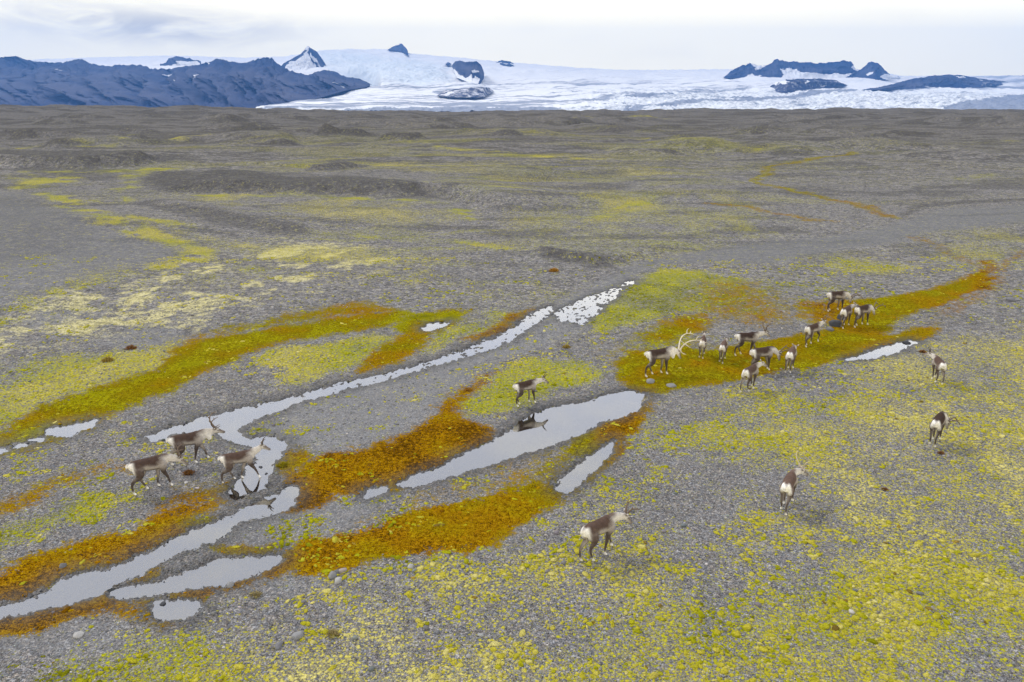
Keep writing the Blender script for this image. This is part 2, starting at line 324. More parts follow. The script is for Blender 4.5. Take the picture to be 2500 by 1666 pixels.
BANKS = [  # foot line, height, width, how far the rise lasts (m)
 ([(-150,408),(106,413),(212,413),(300,407),(372,402),(440,388)], 2.0, 5, 60),
 ([(330,466),(400,472),(478,474),(637,477),(797,477),(956,480),(1036,480),(1100,492),(1190,528)], 1.35, 4.5, 25),
 ([(744,427),(800,427),(910,410)], .9, 3, 12),
 ([(550,328),(610,329),(720,327)], 1.2, 6, 12), ([(775,340),(870,340),(930,338)], 1.5, 6, 12),
 ([(905,350),(980,352),(1056,351)], 1.7, 5, 8), ([(90,364),(150,366),(205,361)], 1.4, 5, 9), ([(10,332),(80,334),(170,325)], 1.3, 8, 15),
 ([(1280,618),(1383,634),(1480,652)], .5, .9, 8),
 ([(285,492),(478,526),(637,558),(770,578)], .5, 2.5, 12),
 ([(1900,322),(2000,332),(2120,342)], 1.6, 14, 30), ([(1240,318),(1350,312),(1420,330)], 1.4, 14, 25),
 ([(1560,370),(1680,378),(1790,384)], .9, 8, 25), ([(420,300),(560,306),(680,302)], 1.5, 10, 25), ([(2100,305),(2250,308),(2330,304)], 1.5, 10, 25),
 ([(1400,295),(1500,299),(1640,295)], 1.6, 10, 25), ([(40,305),(160,308),(260,304)], 1.6, 10, 25), ([(780,292),(900,296),(1000,292)], 1.6, 12, 25),
]
BANKS = [(to_chart(p), h, w, l) for p, h, w, l in BANKS]
WLEVEL = -.05

def near(a, b, P, m):
    lo = P.min(0) - m; hi = P.max(0) + m
    return (a > lo[0]) & (a < hi[0]) & (b > lo[1]) & (b < hi[1])
def water_sd(a, b, x, y):
    """largest signed distance to any water outline, with that water's depth"""
    wob = (fbm(a * 70, b * 70, 91, 4) - .5) * .013 + (fbm(a * 260, b * 160, 95, 3) - .5) * .010
    best = np.full(a.shape, -1.0); dep = np.full(a.shape, .05)
    for (nm, dp, _), P in zip(WATERS, WCH):
        m = near(a, b, P, .06)
        if not m.any(): continue
        s = poly_sd(a[m], b[m], P) + wob[m]
        up = s > best[m]
        bb = best[m]; bb[up] = s[up]; best[m] = bb
        dd = dep[m]; dd[up] = dp; dep[m] = dd
    return best, dep
def masks(x, y):
    a, b = chart(x, y)
    wa = (fbm(a * 9, b * 9, 11, 3) - .5) * .030 + (fbm(a * 45, b * 45, 12, 4) - .5) * .022
    wb = (fbm(a * 9, b * 9, 21, 3) - .5) * .030 + (fbm(a * 45, b * 45, 22, 4) - .5) * .022
    A, B = a + wa, b + wb
    z = np.zeros(a.shape)
    car, hue, cu, br, pa, cl, dk = (z.copy() for _ in range(7)); hue += .4; br += .4
    for s, h, w, P in CARPETS:
        m = near(A, B, P, .08)
        if m.any():
            k = poly_sd(A[m], B[m], P); v = s * sstep(-w * 2.6, w * 1.6, k)
            hue[m] += (h - hue[m]) * np.clip(v / s, 0, 1); car[m] = np.maximum(car[m], v)
    for s, h, w, P in STREAKS:
        m = near(A, B, P, .08)
        if m.any():
            v = s * sstep(1.6, .4, line_sd(A[m], B[m], P)[0] / w)
            hue[m] += (h - hue[m]) * np.clip(v / s, 0, 1); car[m] = np.maximum(car[m], v)
    for s, h, w, P in CUSH:
        m = near(A, B, P, .15)
        if m.any():
            k = sstep(-w, w, poly_sd(A[m], B[m], P)); v = s * k
            br[m] += (h - br[m]) * k * .8
            cu[m] = np.where(s < .2, cu[m] + v, np.maximum(cu[m], v))
    for s, h, w, P in CUSH_LINES:
        s = min(1, s * 1.25)
        m = near(A, B, P, .08)
        if m.any():
            k = sstep(2.9, .1, line_sd(A[m], B[m], P)[0] / w) * sstep(.28, .55, fbm(A[m] * 30, B[m] * 30, 55, 4))
            br[m] += (h - br[m]) * k; cu[m] = np.maximum(cu[m], s * k)
    for s, w, P in PALE:
        m = near(A, B, P, .2)
        if m.any(): pa[m] = np.maximum(pa[m], s * sstep(-w * 1.6, w * 1.6, poly_sd(A[m], B[m], P)))
    for s, w, P in CLEAR:
        m = near(A, B, P, .1)
        if m.any(): cl[m] = np.maximum(cl[m], s * sstep(-w, w, poly_sd(A[m], B[m], P)))
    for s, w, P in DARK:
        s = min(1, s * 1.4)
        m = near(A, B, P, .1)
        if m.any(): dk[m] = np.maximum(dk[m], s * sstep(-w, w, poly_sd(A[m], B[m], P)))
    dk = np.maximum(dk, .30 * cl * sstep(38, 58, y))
    dkp = dk.copy()
    # broad patchiness
    big = fbm(x / 7.0, y / 11.0, 31, 3); mid = fbm(x / 1.6, y / 1.9, 41, 3)
    # old flood channels run across the left midfield
    fw = fbm(a * 5, b * 5, 53, 3) - .5
    flow = fbm(a * 9 + b * 4 + fw * 3, b * 24 - a * 9 + fw * 9, 51, 5, .6)
    cu = np.clip(cu + (big - .5) * 1.9 * np.minimum(cu * 2, 1) + (mid - .5) * .9 * np.minimum(cu * 2, 1) + (fbm(x / 6 + y / 14, y / 3.2, 153, 3) - .5) * .9 * np.minimum(cu * 2, 1) * sstep(60, 40, y), 0, 1)
    pa = pa * (.15 + .85 * sstep(.36, .60, flow + (mid - .5) * .5))
    # faint green tinge over the open plain
    sweep = fbm(a * 4 + 1.5 * (fbm(a * 3, b * 3, 63, 3) - .5), b * 26 + 6 * (fbm(a * 4, b * 4, 64, 3) - .5), 62, 4)
    cu = np.maximum(cu, (.26 * sstep(.50, .66, fbm(a * 5, b * 14, 61, 5)) + .34 * sstep(.56, .66, sweep)) * sstep(36, 60, y) * sstep(480, 220, y) * (.25 + .75 * sstep(.6, .1, np.abs(a + .05))) * sstep(330, 130, y))
    dk = np.maximum(dk, .55 * sstep(.54, .68, fbm(a * 9, b * 26, 71, 5)) * sstep(45, 70, y))
    dk = np.maximum(dk, .7 * sstep(.54, .66, fbm(a * 34, b * 60, 72, 4)) * sstep(90, 160, y))
    cu *= 1 - .95 * np.clip(dkp * 2 - .1, 0, 1)
    cu *= 1 - cl; pa *= 1 - cl; cu *= 1 - car * .8
    hue = np.clip(hue + (fbm(x / 1.3, y / 1.3, 81, 4) - .5) * .7, 0, 1)
    return dict(car=car, hue=hue, cu=cu, br=np.clip(br + (big - .5) * .6 + (mid - .5) * .5, 0, 1), pa=pa, cl=cl, dk=dk)

CREST_A = np.array([-1.2, -.7, -.5, -.35, -.2, -.1, .1, .2, .42, .55, .69, 1.2])
CREST_Y = np.array([258, 257, 259, 262, 269, 271, 268, 267, 263, 266, 268, 268.])
def land(x, y, detail=True):
    """ground height; also returns water distance in metres"""
    a, b = chart(x, y)
    z = (fbm(x / 9, y / 9, 101, 3) - .5) * .10 * sstep(12, 30, y) + (fbm(x / 1.1, y / 1.1, 102, 4) - .5) * .05
    k = sstep(45, 110, y)
    z = z + k * (fbm(x / 28, y / 34, 103, 3) - .5) * .7 + sstep(100, 200, y) * ((fbm(x / 13, y / 16, 105, 3) - .5) * .55 + 1.8 * sstep(.62, .8, fbm(x / 30, y / 24, 106, 3))) + sstep(90, 260, y) * (fbm(x / 75, y / 110, 104, 4) - .5) * 4.2
    for P, h, w, l in BANKS:
        m = near(a, b, P, .5)
        if not m.any(): continue
        d, side, pos = line_sd(a[m], b[m], P)
        s = d * side * y[m] + (fbm(a[m] * 60, b[m] * 60, 111, 3) - .5) * w * .5
        tap = sstep(0, .15, pos) * sstep(1, .82, pos) * (.75 + .5 * fbm(a[m] * 14, b[m] * 3, 112, 3))
        z[m] += h * tap * sstep(0, w, s) * np.exp(-np.maximum(s - w, 0) / l)
    # gravel mounds at the left
    for px, py, h, r in ((120, 560, .8, 9), (60, 690, .5, 6), (1900, 345, 1.6, 25), (480, 440, .7, 8)):
        gx, gy = ground(px, py); z = z + h * np.exp(-((x - gx) ** 2 + ((y - gy) / 1.2) ** 2) / r ** 2)
    # the plain's far rim, then down towards the ice
    zc = CAMH - (np.interp(a, CREST_A, CREST_Y) + (fbm(a * 34, a * 0, 121, 5, .6) - .5) * 8 - YH) / F * 540
    z = z + sstep(300, 540, y) * (zc - z * .6) - np.maximum(y - 560, 0) * .036 * sstep(560, 700, y)
    z = np.where(y > 2400, np.maximum(z, -78) * 0 - 78, z)
    s, dep = water_sd(a, b, x, y)
    sm = s * y + .10
    flat = sstep(3.0, .4, -sm)
    z = z * (1 - flat) + flat * (z * .25 + .005)
    peb = (fbm(x / .17, y / .2, 131, 3) - .5) * np.where(dep < .06, .075 + .24 * sstep(26, 34, y), .075)
    inside = WLEVEL - np.clip(sm * .22, -.02, 1) * 1.0
    inside = np.maximum(inside, WLEVEL - dep) + peb * np.where(dep < .06, .95, .45)
    z = np.where(sm > -.12, np.where(sm > 0, inside, WLEVEL + (-sm / .12) * .03 + (z - WLEVEL - .03) * sstep(0, .12, -sm) + peb * .3), np.where(sm > -3.5, np.maximum(z, WLEVEL + .035), z))
    return z, sm

# ------------------------------------------------------------------ mesh helpers
def mesh_np(name, V, Fq, mat, smooth=False, parent=None, attrs=None):
    V = np.ascontiguousarray(V, np.float32); Fq = np.ascontiguousarray(Fq, np.int32)
    me = bpy.data.meshes.new(name); nf, k = Fq.shape
    me.vertices.add(len(V)); me.vertices.foreach_set('co', V.ravel())
    me.loops.add(nf * k); me.loops.foreach_set('vertex_index', Fq.ravel())
    me.polygons.add(nf); me.polygons.foreach_set('loop_start', np.arange(0, nf * k, k, dtype=np.int32))
    if smooth: me.polygons.foreach_set('use_smooth', np.ones(nf, bool))
    for an, av in (attrs or {}).items():
        at = me.color_attributes.new(an, 'FLOAT_COLOR', 'POINT')
        c = np.ones((len(V), 4), np.float32); c[:, :av.shape[1]] = av; at.data.foreach_set('color', c.ravel())
    me.update(calc_edges=True); me.validate()
    if mat: me.materials.append(mat)
    o = bpy.data.objects.new(name, me); COL.objects.link(o)
    if parent: o.parent = parent
    return o
def grid_faces(nr, nc):
    i = np.arange(nr * nc).reshape(nr, nc)
    return np.stack([i[:-1, :-1], i[:-1, 1:], i[1:, 1:], i[1:, :-1]], -1).reshape(-1, 4)
def setting(o, kind='structure'): o['kind'] = kind; return o
def thing(o, label, cat, group=None):
    o['label'] = label; o['category'] = cat
    if group: o['group'] = group
    return o

# ------------------------------------------------------------------ ground material
mg, t = material('gravel_plain')
P_ = t.n('ShaderNodeTexCoord').outputs['Object']
ma = t.attr('mask_a'); mb = t.attr('mask_b')
sa = t.n('ShaderNodeSeparateColor', {0: ma.outputs['Color']}); sb = t.n('ShaderNodeSeparateColor', {0: mb.outputs['Color']})
CAR, CU, PA = sa.outputs[0], sa.outputs[1], sa.outputs[2]; DK = ma.outputs['Alpha']
HUE, BR, WET = sb.outputs[0], sb.outputs[1], sb.outputs[2]; CLR = mb.outputs['Alpha']
FAR = t.smooth(t.n('ShaderNodeSeparateXYZ', {0: P_}).outputs[1], 60, 260)
vA = t.vor(P_, 38); vB = t.vor(P_, 15); vC = t.vor(P_, 5)
hA = t.n('ShaderNodeSeparateColor', {0: vA.outputs['Color']}).outputs[0]
hB = t.n('ShaderNodeSeparateColor', {0: vB.outputs['Color']})
hC = t.n('ShaderNodeSeparateColor', {0: vC.outputs['Color']}).outputs[0]
vD = t.vor(P_, 1.7); hD = t.n('ShaderNodeSeparateColor', {0: vD.outputs['Color']}).outputs[0]
PY_ = t.n('ShaderNodeSeparateXYZ', {0: P_}).outputs[1]
w1 = t.smooth(PY_, 20, 48); w2 = t.smooth(PY_, 60, 150)
fine = t.add(t.mul(hA, .58), t.mul(hB.outputs[0], .40))
midg = t.add(t.mul(hA, .22), t.add(t.mul(hB.outputs[0], .38), t.mul(hC, .40)))
coarse = t.add(t.mul(hB.outputs[0], .25), t.add(t.mul(hC, .35), t.mul(hD, .40)))
def fmix(f, a_, b_): return t.add(a_, t.mul(f, t.sub(b_, a_)))
mixv = fmix(w2, fmix(w1, fine, midg), coarse)
mixv = fmix(t.mul(DK, .8), mixv, t.add(t.mul(t.sub(mixv, .5), .45), .52))
grav = t.ramp(mixv, [(.10, (.042, .042, .044)), (.36, (.120, .118, .117)), (.58, (.180, .177, .174)), (.76, (.262, .256, .248)), (.92, (.44, .425, .40))])
tint = t.mix(hB.outputs[1], (.92, .98, 1.10), (1.10, 1.0, .90))
mm = t.n('ShaderNodeMix', data_type='RGBA', blend_type='MULTIPLY'); mm.inputs[0].default_value = 1
t.t.links.new(grav, mm.inputs[6]); t.t.links.new(tint, mm.inputs[7]); grav = mm.outputs[2]
nL = t.noise(P_, .35, 4, .6); nM = t.noise(P_, 1.7, 4, .6); nS = t.noise(P_, 7, 4, .65); nF = t.noise(P_, 28, 3, .65)
grav = t.scalec(grav, t.lin(t.add(t.mul(nL, .6), t.mul(nM, .5)), .35, .75, .90, 1.25))
farg = t.mix(t.noise(P_, .05, 5, .6), (.10, .092, .088), (.165, .152, .143))
grav = t.scalec(grav, t.lin(FAR, 0, 1, 1.0, .84))
grav = t.mix(t.mul(FAR, .5), grav, farg)
grav = t.mix(t.mul(CLR, .55), t.scalec(grav, .94), t.mix(hA, (.165, .17, .178), (.25, .253, .26)))
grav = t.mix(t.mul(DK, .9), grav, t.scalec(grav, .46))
# thin films of moss between the stones
film = t.smooth(t.add(t.mul(CU, .85), t.add(t.mul(t.sub(nS, .5), 2.2), t.mul(t.sub(nF, .5), .8))), .45, .85)
fcol = t.mix(t.smooth(BR, .25, .6), (.25, .25, .015), (.27, .235, .07))
col = t.mix(t.mul(film, t.lin(BR, .25, .6, .5, .42)), grav, t.scalec(fcol, t.lin(nF, .3, .7, .6, 1.25)))
pal = t.smooth(t.add(t.mul(PA, 1.0), t.add(t.mul(t.sub(nS, .5), 1.5), t.mul(t.sub(nM, .5), 1.3))), .12, .85)
palc = t.mix(t.smooth(t.add(nM, t.sub(nS, .5)), .3, .7), (.28, .255, .10), (.58, .53, .30))
col = t.mix(t.mul(pal, .95), col, palc)
# dry cushions
def cush(scale, th, seedoff):
    vv = t.n('ShaderNodeVectorMath', {0: P_, 1: (seedoff, seedoff * 1.7, 0)}, operation='ADD').outputs[0]
    vw = t.n('ShaderNodeMix', data_type='VECTOR')
    v = t.vor(vv, scale, feature='SMOOTH_F1'); v.inputs['Smoothness'].default_value = .5
    h = t.n('ShaderNodeSeparateColor', {0: t.vor(vv, scale).outputs['Color']}).outputs[1]
    p = t.add(CU, t.add(t.mul(t.sub(nM, .5), 1.0), t.mul(t.sub(nS, .5), .5)))
    keep = t.smooth(t.sub(p, t.mul(h, 1.1)), -.05, .08)
    d = t.add(v.outputs['Distance'], t.add(t.mul(t.sub(nF, .5), .8), t.mul(t.sub(nS, .5), .6)))
    return t.mul(keep, t.smooth(d, th, th - .16))
c1 = cush(10.5, .5, 0.0); c2 = cush(6.2, .40, 13.7); c3 = cush(21.0, .55, 5.1)
cs = t.math('MAXIMUM', t.math('MAXIMUM', c1, c2), t.mul(c3, .7))
ccol = t.ramp(t.add(BR, t.mul(t.sub(nS, .5), .9)), [(.05, (.16, .17, .005)), (.33, (.38, .385, .008)), (.6, (.47, .42, .035)), (.95, (.64, .57, .20))])
ccol = t.scalec(ccol, t.lin(nF, .3, .7, .55, 1.3))
olive = t.mix(nM, (.19, .165, .06), (.31, .27, .085))
col = t.mix(t.mul(t.smooth(FAR, .0, .5), t.smooth(t.add(CU, t.add(t.mul(t.sub(nM, .5), .6), t.mul(t.sub(hC, .5), .3))), .1, .95, 0, .52)), col, olive)
col = t.mix(cs, col, ccol)
# wet carpets
cc = t.smooth(t.add(CAR, t.add(t.mul(t.sub(nS, .5), 1.3), t.add(t.mul(t.sub(nF, .5), .6), t.mul(t.sub(nM, .5), 1.0)))), .34, .66)
hue2 = t.add(HUE, t.add(t.mul(t.sub(nS, .5), .7), t.mul(t.sub(nF, .5), .5)))
wcol = t.ramp(hue2, [(.0, (.15, .070, .003)), (.2, (.34, .170, .003)), (.42, (.34, .225, .003)), (.62, (.26, .21, .003)), (.8, (.38, .35, .005)), (1, (.16, .16, .004))])
wcol = t.scalec(wcol, t.lin(t.add(t.mul(nF, .6), t.mul(nS, .4)), .37, .63, .12, 1.15))
col = t.mix(cc, col, wcol)
dry = t.sub(1.0, t.mul(WET, .55)); col = t.scalec(col, dry)
rgh = t.lin(WET, 0, 1, .92, .55)
hgt = t.add(t.mul(vA.outputs['Distance'], -.5), t.add(t.mul(vB.outputs['Distance'], -.7), t.add(t.mul(nS, .9), t.mul(cs, 1.0))))
hgt = t.add(hgt, t.mul(cc, t.add(t.mul(nF, 1.0), t.mul(nS, 1.2))))
finish(t, col, rgh, hgt, t.lin(FAR, 0, 1, .6, .25), .022, t.mul(WET, .25))

# ------------------------------------------------------------------ ground sheet
ys = [9.0]
while ys[-1] < 640: ys.append(ys[-1] * 1.0052)
while ys[-1] < 6500: ys.append(ys[-1] * 1.05)
ys = np.array(ys); NCOL = 1150
s_ = np.linspace(-1, 1, NCOL)
Y = np.repeat(ys[:, None], NCOL, 1); X = s_[None, :] * (ys[:, None] * .86 + 7)
x, y = X.ravel(), Y.ravel()
z, wsd = land(x, y)
mk = masks(x, y)
wet = sstep(.9, -.05, -wsd) * sstep(90, 40, y)
wet = np.where(wsd > 0, 1, wet)
mk['cu'] *= sstep(.0, .35, -wsd); mk['car'] *= sstep(-.02, .14, -wsd)
z = z + mk['car'] * .035 * fbm(x / .5, y / .5, 141, 3) * sstep(0, .3, -wsd)
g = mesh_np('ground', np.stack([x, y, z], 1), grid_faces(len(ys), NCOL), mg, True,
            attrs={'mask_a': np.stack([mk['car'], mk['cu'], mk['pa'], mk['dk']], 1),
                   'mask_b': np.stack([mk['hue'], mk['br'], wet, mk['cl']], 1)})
setting(g)
def gz(px_, py_):
    v, _ = land(np.array([float(px_)]), np.array([float(py_)])); return float(v[0])

# ------------------------------------------------------------------ water
mw, t = material('shallow_water')
P_ = t.n('ShaderNodeTexCoord').outputs['Object']
fr = t.n('ShaderNodeFresnel', {'IOR': 2.3})
b = t.n('ShaderNodeBump', {'Height': t.noise(P_, 9, 2, .5), 'Strength': .025, 'Distance': .01})
gl = t.n('ShaderNodeBsdfGlossy', {'Color': (1, 1, 1, 1), 'Roughness': .02, 'Normal': b.outputs[0]})
tr = t.n('ShaderNodeBsdfTransparent', {'Color': (.62, .62, .58, 1)})
fac = t.lin(fr.outputs[0], .19, .38, .40, .88)
mx = t.n('ShaderNodeMixShader', {0: fac, 1: tr.outputs[0], 2: gl.outputs[0]})
t.n('ShaderNodeOutputMaterial', {0: mx.outputs[0]})
for nm, dp, pts in WATERS:
    p = np.array(pts, float); gx, gy = ground(p[:, 0], p[:, 1]); Q = np.stack([gx, gy], 1)
    area = .5 * np.sum(Q[:, 0] * np.roll(Q[:, 1], -1) - Q[:, 1] * np.roll(Q[:, 0], -1))
    if area < 0: Q = Q[::-1]
    e = np.roll(Q, -1, 0) - Q; nrm = np.stack([e[:, 1], -e[:, 0]], 1); nrm /= np.linalg.norm(nrm, axis=1)[:, None] + 1e-9
    vn = nrm + np.roll(nrm, 1, 0); vn /= np.linalg.norm(vn, axis=1)[:, None] + 1e-9
    Q = Q + vn * np.minimum(.32, .012 * Q[:, 1])[:, None]
    bm = bmesh.new(); vs = [bm.verts.new((q[0], q[1], WLEVEL)) for q in Q]; bm.faces.new(vs)
    bmesh.ops.triangulate(bm, faces=bm.faces[:], ngon_method='EAR_CLIP')
    for f in bm.faces:
        f.normal_update()
        if f.normal.z < 0: f.normal_flip()
    me = bpy.data.meshes.new(nm); bm.to_mesh(me); bm.free(); me.materials.append(mw)
    o = bpy.data.objects.new(nm, me); COL.objects.link(o); setting(o)

# ------------------------------------------------------------------ ice and mountains
SKY_X = np.array([-900, 0, 150, 420, 600, 700, 780, 850, 950, 1000, 1100, 1200, 1300, 1400, 1500, 1600, 1700, 1780, 2150, 2200, 2300, 2500, 3400.])
SKY_Y = np.array([175, 150, 143, 136, 142, 138, 124, 120, 121, 131, 139, 149, 157, 165, 171, 172, 170, 169, 176, 186, 186, 186, 190.])
D0, D1 = 2600., 8000.
def ice_t(px, py): return np.clip((276 - py) / (276 - np.interp(px, SKY_X, SKY_Y)), 0, 1) ** (1 / .8)
def ice_d(px, py): return D0 * (D1 / D0) ** ice_t(px, py)
NC, NR = 1500, 520
px = np.repeat(np.linspace(-500, 3000, NC)[None, :], NR, 0)
tt = np.repeat(np.linspace(0, 1, NR)[:, None], NC, 1)
tops = np.interp(px, SKY_X, SKY_Y)
py = 276 + (tops - 276) * tt ** .8
d = D0 * (D1 / D0) ** tt
Xi, Yi, Zi = at_dist(px, py, d)
def pmask(px, py, pts, w):
    return sstep(-w, w, poly_sd(px, py, np.array(pts, float)))
wx = px + (fbm(px / 60, py / 8, 201, 4) - .5) * 50; wy = py + (fbm(px / 80, py / 9, 202, 4) - .5) * 7
dirt = np.zeros(px.shape)
for s, w, pts in (
  (.55, 3, [(640,262),(800,256),(1000,250),(1250,246),(1400,240),(1600,233),(1700,229),(1640,236),(1400,250),(1250,256),(1100,261),(900,262),(760,268),(640,270)]),
  (.9, 2, [(850,270),(1000,265),(1250,262),(1350,264),(1350,275),(850,278)]),
  (1., 1.6, [(1500,270),(1560,262),(1648,250),(1781,245),(1940,231),(2100,225),(2105,228),(1945,236),(1785,250),(1660,256),(1570,268),(1530,278)]),
  (.9, 3, [(2302,263),(2380,250),(2440,240),(2520,230),(3100,215),(3100,290),(2330,290)]),
  (.45, 3, [(1060,224),(1110,216),(1195,214),(1210,222),(1150,236),(1090,236)]),
  (.3, 3, [(1480,205),(1520,198),(1580,196),(1560,206),(1500,210)]),
  (.5, 2.5, [(2130,222),(2200,216),(2350,212),(2500,208),(2700,205),(2700,212),(2500,214),(2300,219),(2180,226)]),
  (.35, 2.5, [(2360,190),(2420,186),(2600,188),(2600,205),(2450,208),(2380,206)]),
  (.3, 4, [(1640,225),(1800,215),(1960,208),(1980,215),(1800,226),(1660,234)]),
  (.4, 2, [(620,255),(700,246),(780,240),(820,243),(700,256),(640,262)]),):
    dirt = np.maximum(dirt, s * pmask(wx, wy, pts, w))
stria = fbm(px / 160 + py * .02, (py + px * .012 + 3 * np.sin(px / 170)) / 1.5, 203, 5, .6)
dirt = np.clip(dirt * 1.5 + (.24 + (stria - .5) * 1.9) * sstep(178, 215, py) * (1 - .5 * sstep(1500, 1900, px)) + (stria - .5) * .8 * sstep(150, 175, py), 0, 1)
crev = sstep(205, 240, py) * sstep(1250, 1600, px) + .75 * sstep(262, 266, py)
crev = np.clip(crev + .5 * pmask(px, py, [(780,125),(900,140),(1080,160),(1100,200),(950,205),(820,190),(790,150)], 12), 0, 1)
blue = .8 * pmask(wx, wy, [(770,125),(900,135),(1050,150),(1100,170),(1110,200),(1000,205),(880,190),(800,160)], 14) + .35 * crev
blue = np.clip(blue * (.4 + 1.2 * fbm(px / 25, py / 6, 204, 4)), 0, 1)
rel = d / 2600
rn = ridged(Xi / 38, Yi / 60, 205, 4)
Zi = Zi + crev * (rn - .6) * 22 * np.minimum(rel, 2.2) + (fbm(Xi / 260, Yi / 420, 206, 5) - .5) * 26 * rel * sstep(1, .94, tt)
Zi = Zi + (fbm(Xi / 60, Yi / 40, 207, 4) - .5) * 5 * rel
LB = [(-700,268),(600,268),(638,260),(770,243),(850,220),(893,214),(903,208)]
lb = np.interp(px, [q[0] for q in LB], [q[1] for q in LB])
Zi = Zi - 190 * sstep(lb + 1, lb - 3, py) * sstep(5500, 5100, d) * sstep(935, 893, px) - 60 * sstep(630, 600, px) * sstep(5500, 5100, d)
mi, t = material('glacier_ice')
ai = t.n('ShaderNodeSeparateColor', {0: t.attr('mask_a').outputs['Color']})
P_ = t.n('ShaderNodeTexCoord').outputs['Object']
ni = t.noise(P_, .045, 6, .68); nj = t.noise(P_, .008, 5, .6)
c = t.mix(ai.outputs[1], (.93, .94, .95), (.78, .85, .90))
dm = t.smooth(t.add(ai.outputs[0], t.add(t.mul(t.sub(ni, .5), .6), t.mul(t.sub(nj, .5), .3))), .15, .85)
c = t.mix(t.mul(dm, .85), c, (.21, .245, .33))
cm_ = t.smooth(t.add(ai.outputs[2], t.mul(t.sub(ni, .5), 3.2)), .8, 1.35)
c = t.mix(t.mul(cm_, .5), c, (.16, .2, .28))
finish(t, c, .75, ni, .4, 8.0, .3)
setting(mesh_np('glacier', np.stack([Xi, Yi, Zi], -1).reshape(-1, 3), grid_faces(NR, NC), mi, True,
                attrs={'mask_a': np.stack([dirt, blue, crev], -1).reshape(-1, 3)}))

mr, t = material('haze_tinted_basalt')
ai = t.n('ShaderNodeSeparateColor', {0: t.attr('mask_a').outputs['Color']})
P_ = t.n('ShaderNodeTexCoord').outputs['Object']
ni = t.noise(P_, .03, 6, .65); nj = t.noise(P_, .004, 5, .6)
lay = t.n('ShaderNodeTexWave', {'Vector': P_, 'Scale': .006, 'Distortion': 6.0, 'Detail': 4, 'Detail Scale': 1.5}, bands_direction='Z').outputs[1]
c = t.mix(t.smooth(t.add(t.mul(nj, .7), t.add(t.mul(ni, .2), t.mul(ai.outputs[1], .35))), .42, .80), (.016, .030, .090), (.092, .098, .15))  # rock colours bluer than basalt: part of the distance haze is painted in
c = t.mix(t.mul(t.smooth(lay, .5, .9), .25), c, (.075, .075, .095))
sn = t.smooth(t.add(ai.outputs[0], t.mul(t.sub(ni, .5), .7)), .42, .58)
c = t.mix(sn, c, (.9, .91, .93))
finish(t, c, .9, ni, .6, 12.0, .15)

def range_mesh(name, top, base, dfront, dridge, snow, nc=500, nr=120, rough=1.0, seed=0, gul=1.0, back=.35, pts_w=1.5):
    """a ridge: skyline and foot read along the horizon, with a front slope of spurs and gullies and a back slope"""
    top = np.array(top, float); base = np.array(base, float)
    xs = np.linspace(top[0, 0], top[-1, 0], nc)
    ty = np.interp(xs, top[:, 0], top[:, 1]) + (fbm(xs / 7, xs * 0, seed + 1, 5, .6) - .5) * 7 * rough
    by = np.interp(xs, base[:, 0], base[:, 1])
    ty = np.minimum(ty, by - .3)
    df = np.array([dfront(a_, b_) for a_, b_ in zip(xs, by)]); dr = np.maximum(dridge(xs), df * 1.06)
    tf = np.linspace(0, 1, nr); nb = nr // 4
    rows = []; rel = (by - ty)
    for k in tf:
        pyk = by + (ty - by) * k
        sh = k ** .85
        dd = df + (dr - df) * sh
        X_, Y_, Z_ = at_dist(xs, pyk, dd)
        rows.append((X_, Y_, Z_, xs, pyk, np.full(nc, k)))
    zt = rows[-1][2]; zb = rows[0][2]
    for k in np.linspace(0, 1, nb + 1)[1:]:
        dd = dr * (1 + .12 * k); X_, Y_, _ = at_dist(xs, ty, dd)
        Z_ = zt - (zt - zb + 30) * k ** .8 * (1 if back else 0)
        rows.append((X_, Y_, Z_, xs, np.full(nc, -99.), np.full(nc, 1.0)))
    A = np.array(rows)                                # rows, 6, nc
    X_, Y_, Z_, PX, PY, K = (A[:, i] for i in range(6))
    H = np.maximum(zt - zb, 1)[None, :]
    env = np.sin(np.pi * np.clip(K, 0, 1)) ** .7
    sp1 = ridged(PX / 70 + K * .5, K * .8, seed + 11, 4); sp2 = ridged(PX / 20 + K * .8, K * 2, seed + 12, 4)
    sp3 = ridged(PX / 5.5 + K, K * 5, seed + 14, 3)
    depth = (dr - df)[None, :]
    Y_ = Y_ - env * gul * depth * (.55 * (sp1 - .6) + .22 * (sp2 - .6))
    Z_ = Z_ + env * H * (.12 * (sp1 - .6) + .08 * (sp2 - .6) + .05 * (sp3 - .6)) * gul
    Y_ = Y_ - env * depth * .08 * (sp3 - .6)
    X_ = X_ + env * H * .1 * (fbm(PX / 15, K * 6, seed + 13, 3) - .5)
    sm = np.zeros(PX.shape)
    for w, s, pts in snow:
        qx = PX + (fbm(PX / 7, PY / 4, seed + 21, 3) - .5) * 8; qy = PY + (fbm(PX / 9, PY / 5, seed + 22, 3) - .5) * 5
        sm = np.maximum(sm, s * pmask(qx, qy, pts, w))
    V = np.stack([X_, Y_, Z_], -1).reshape(-1, 3)
    return setting(mesh_np(name, V, grid_faces(len(rows), nc), mr, True, attrs={'mask_a': np.stack([sm, sp1 * env, K], -1).reshape(-1, 3)}))

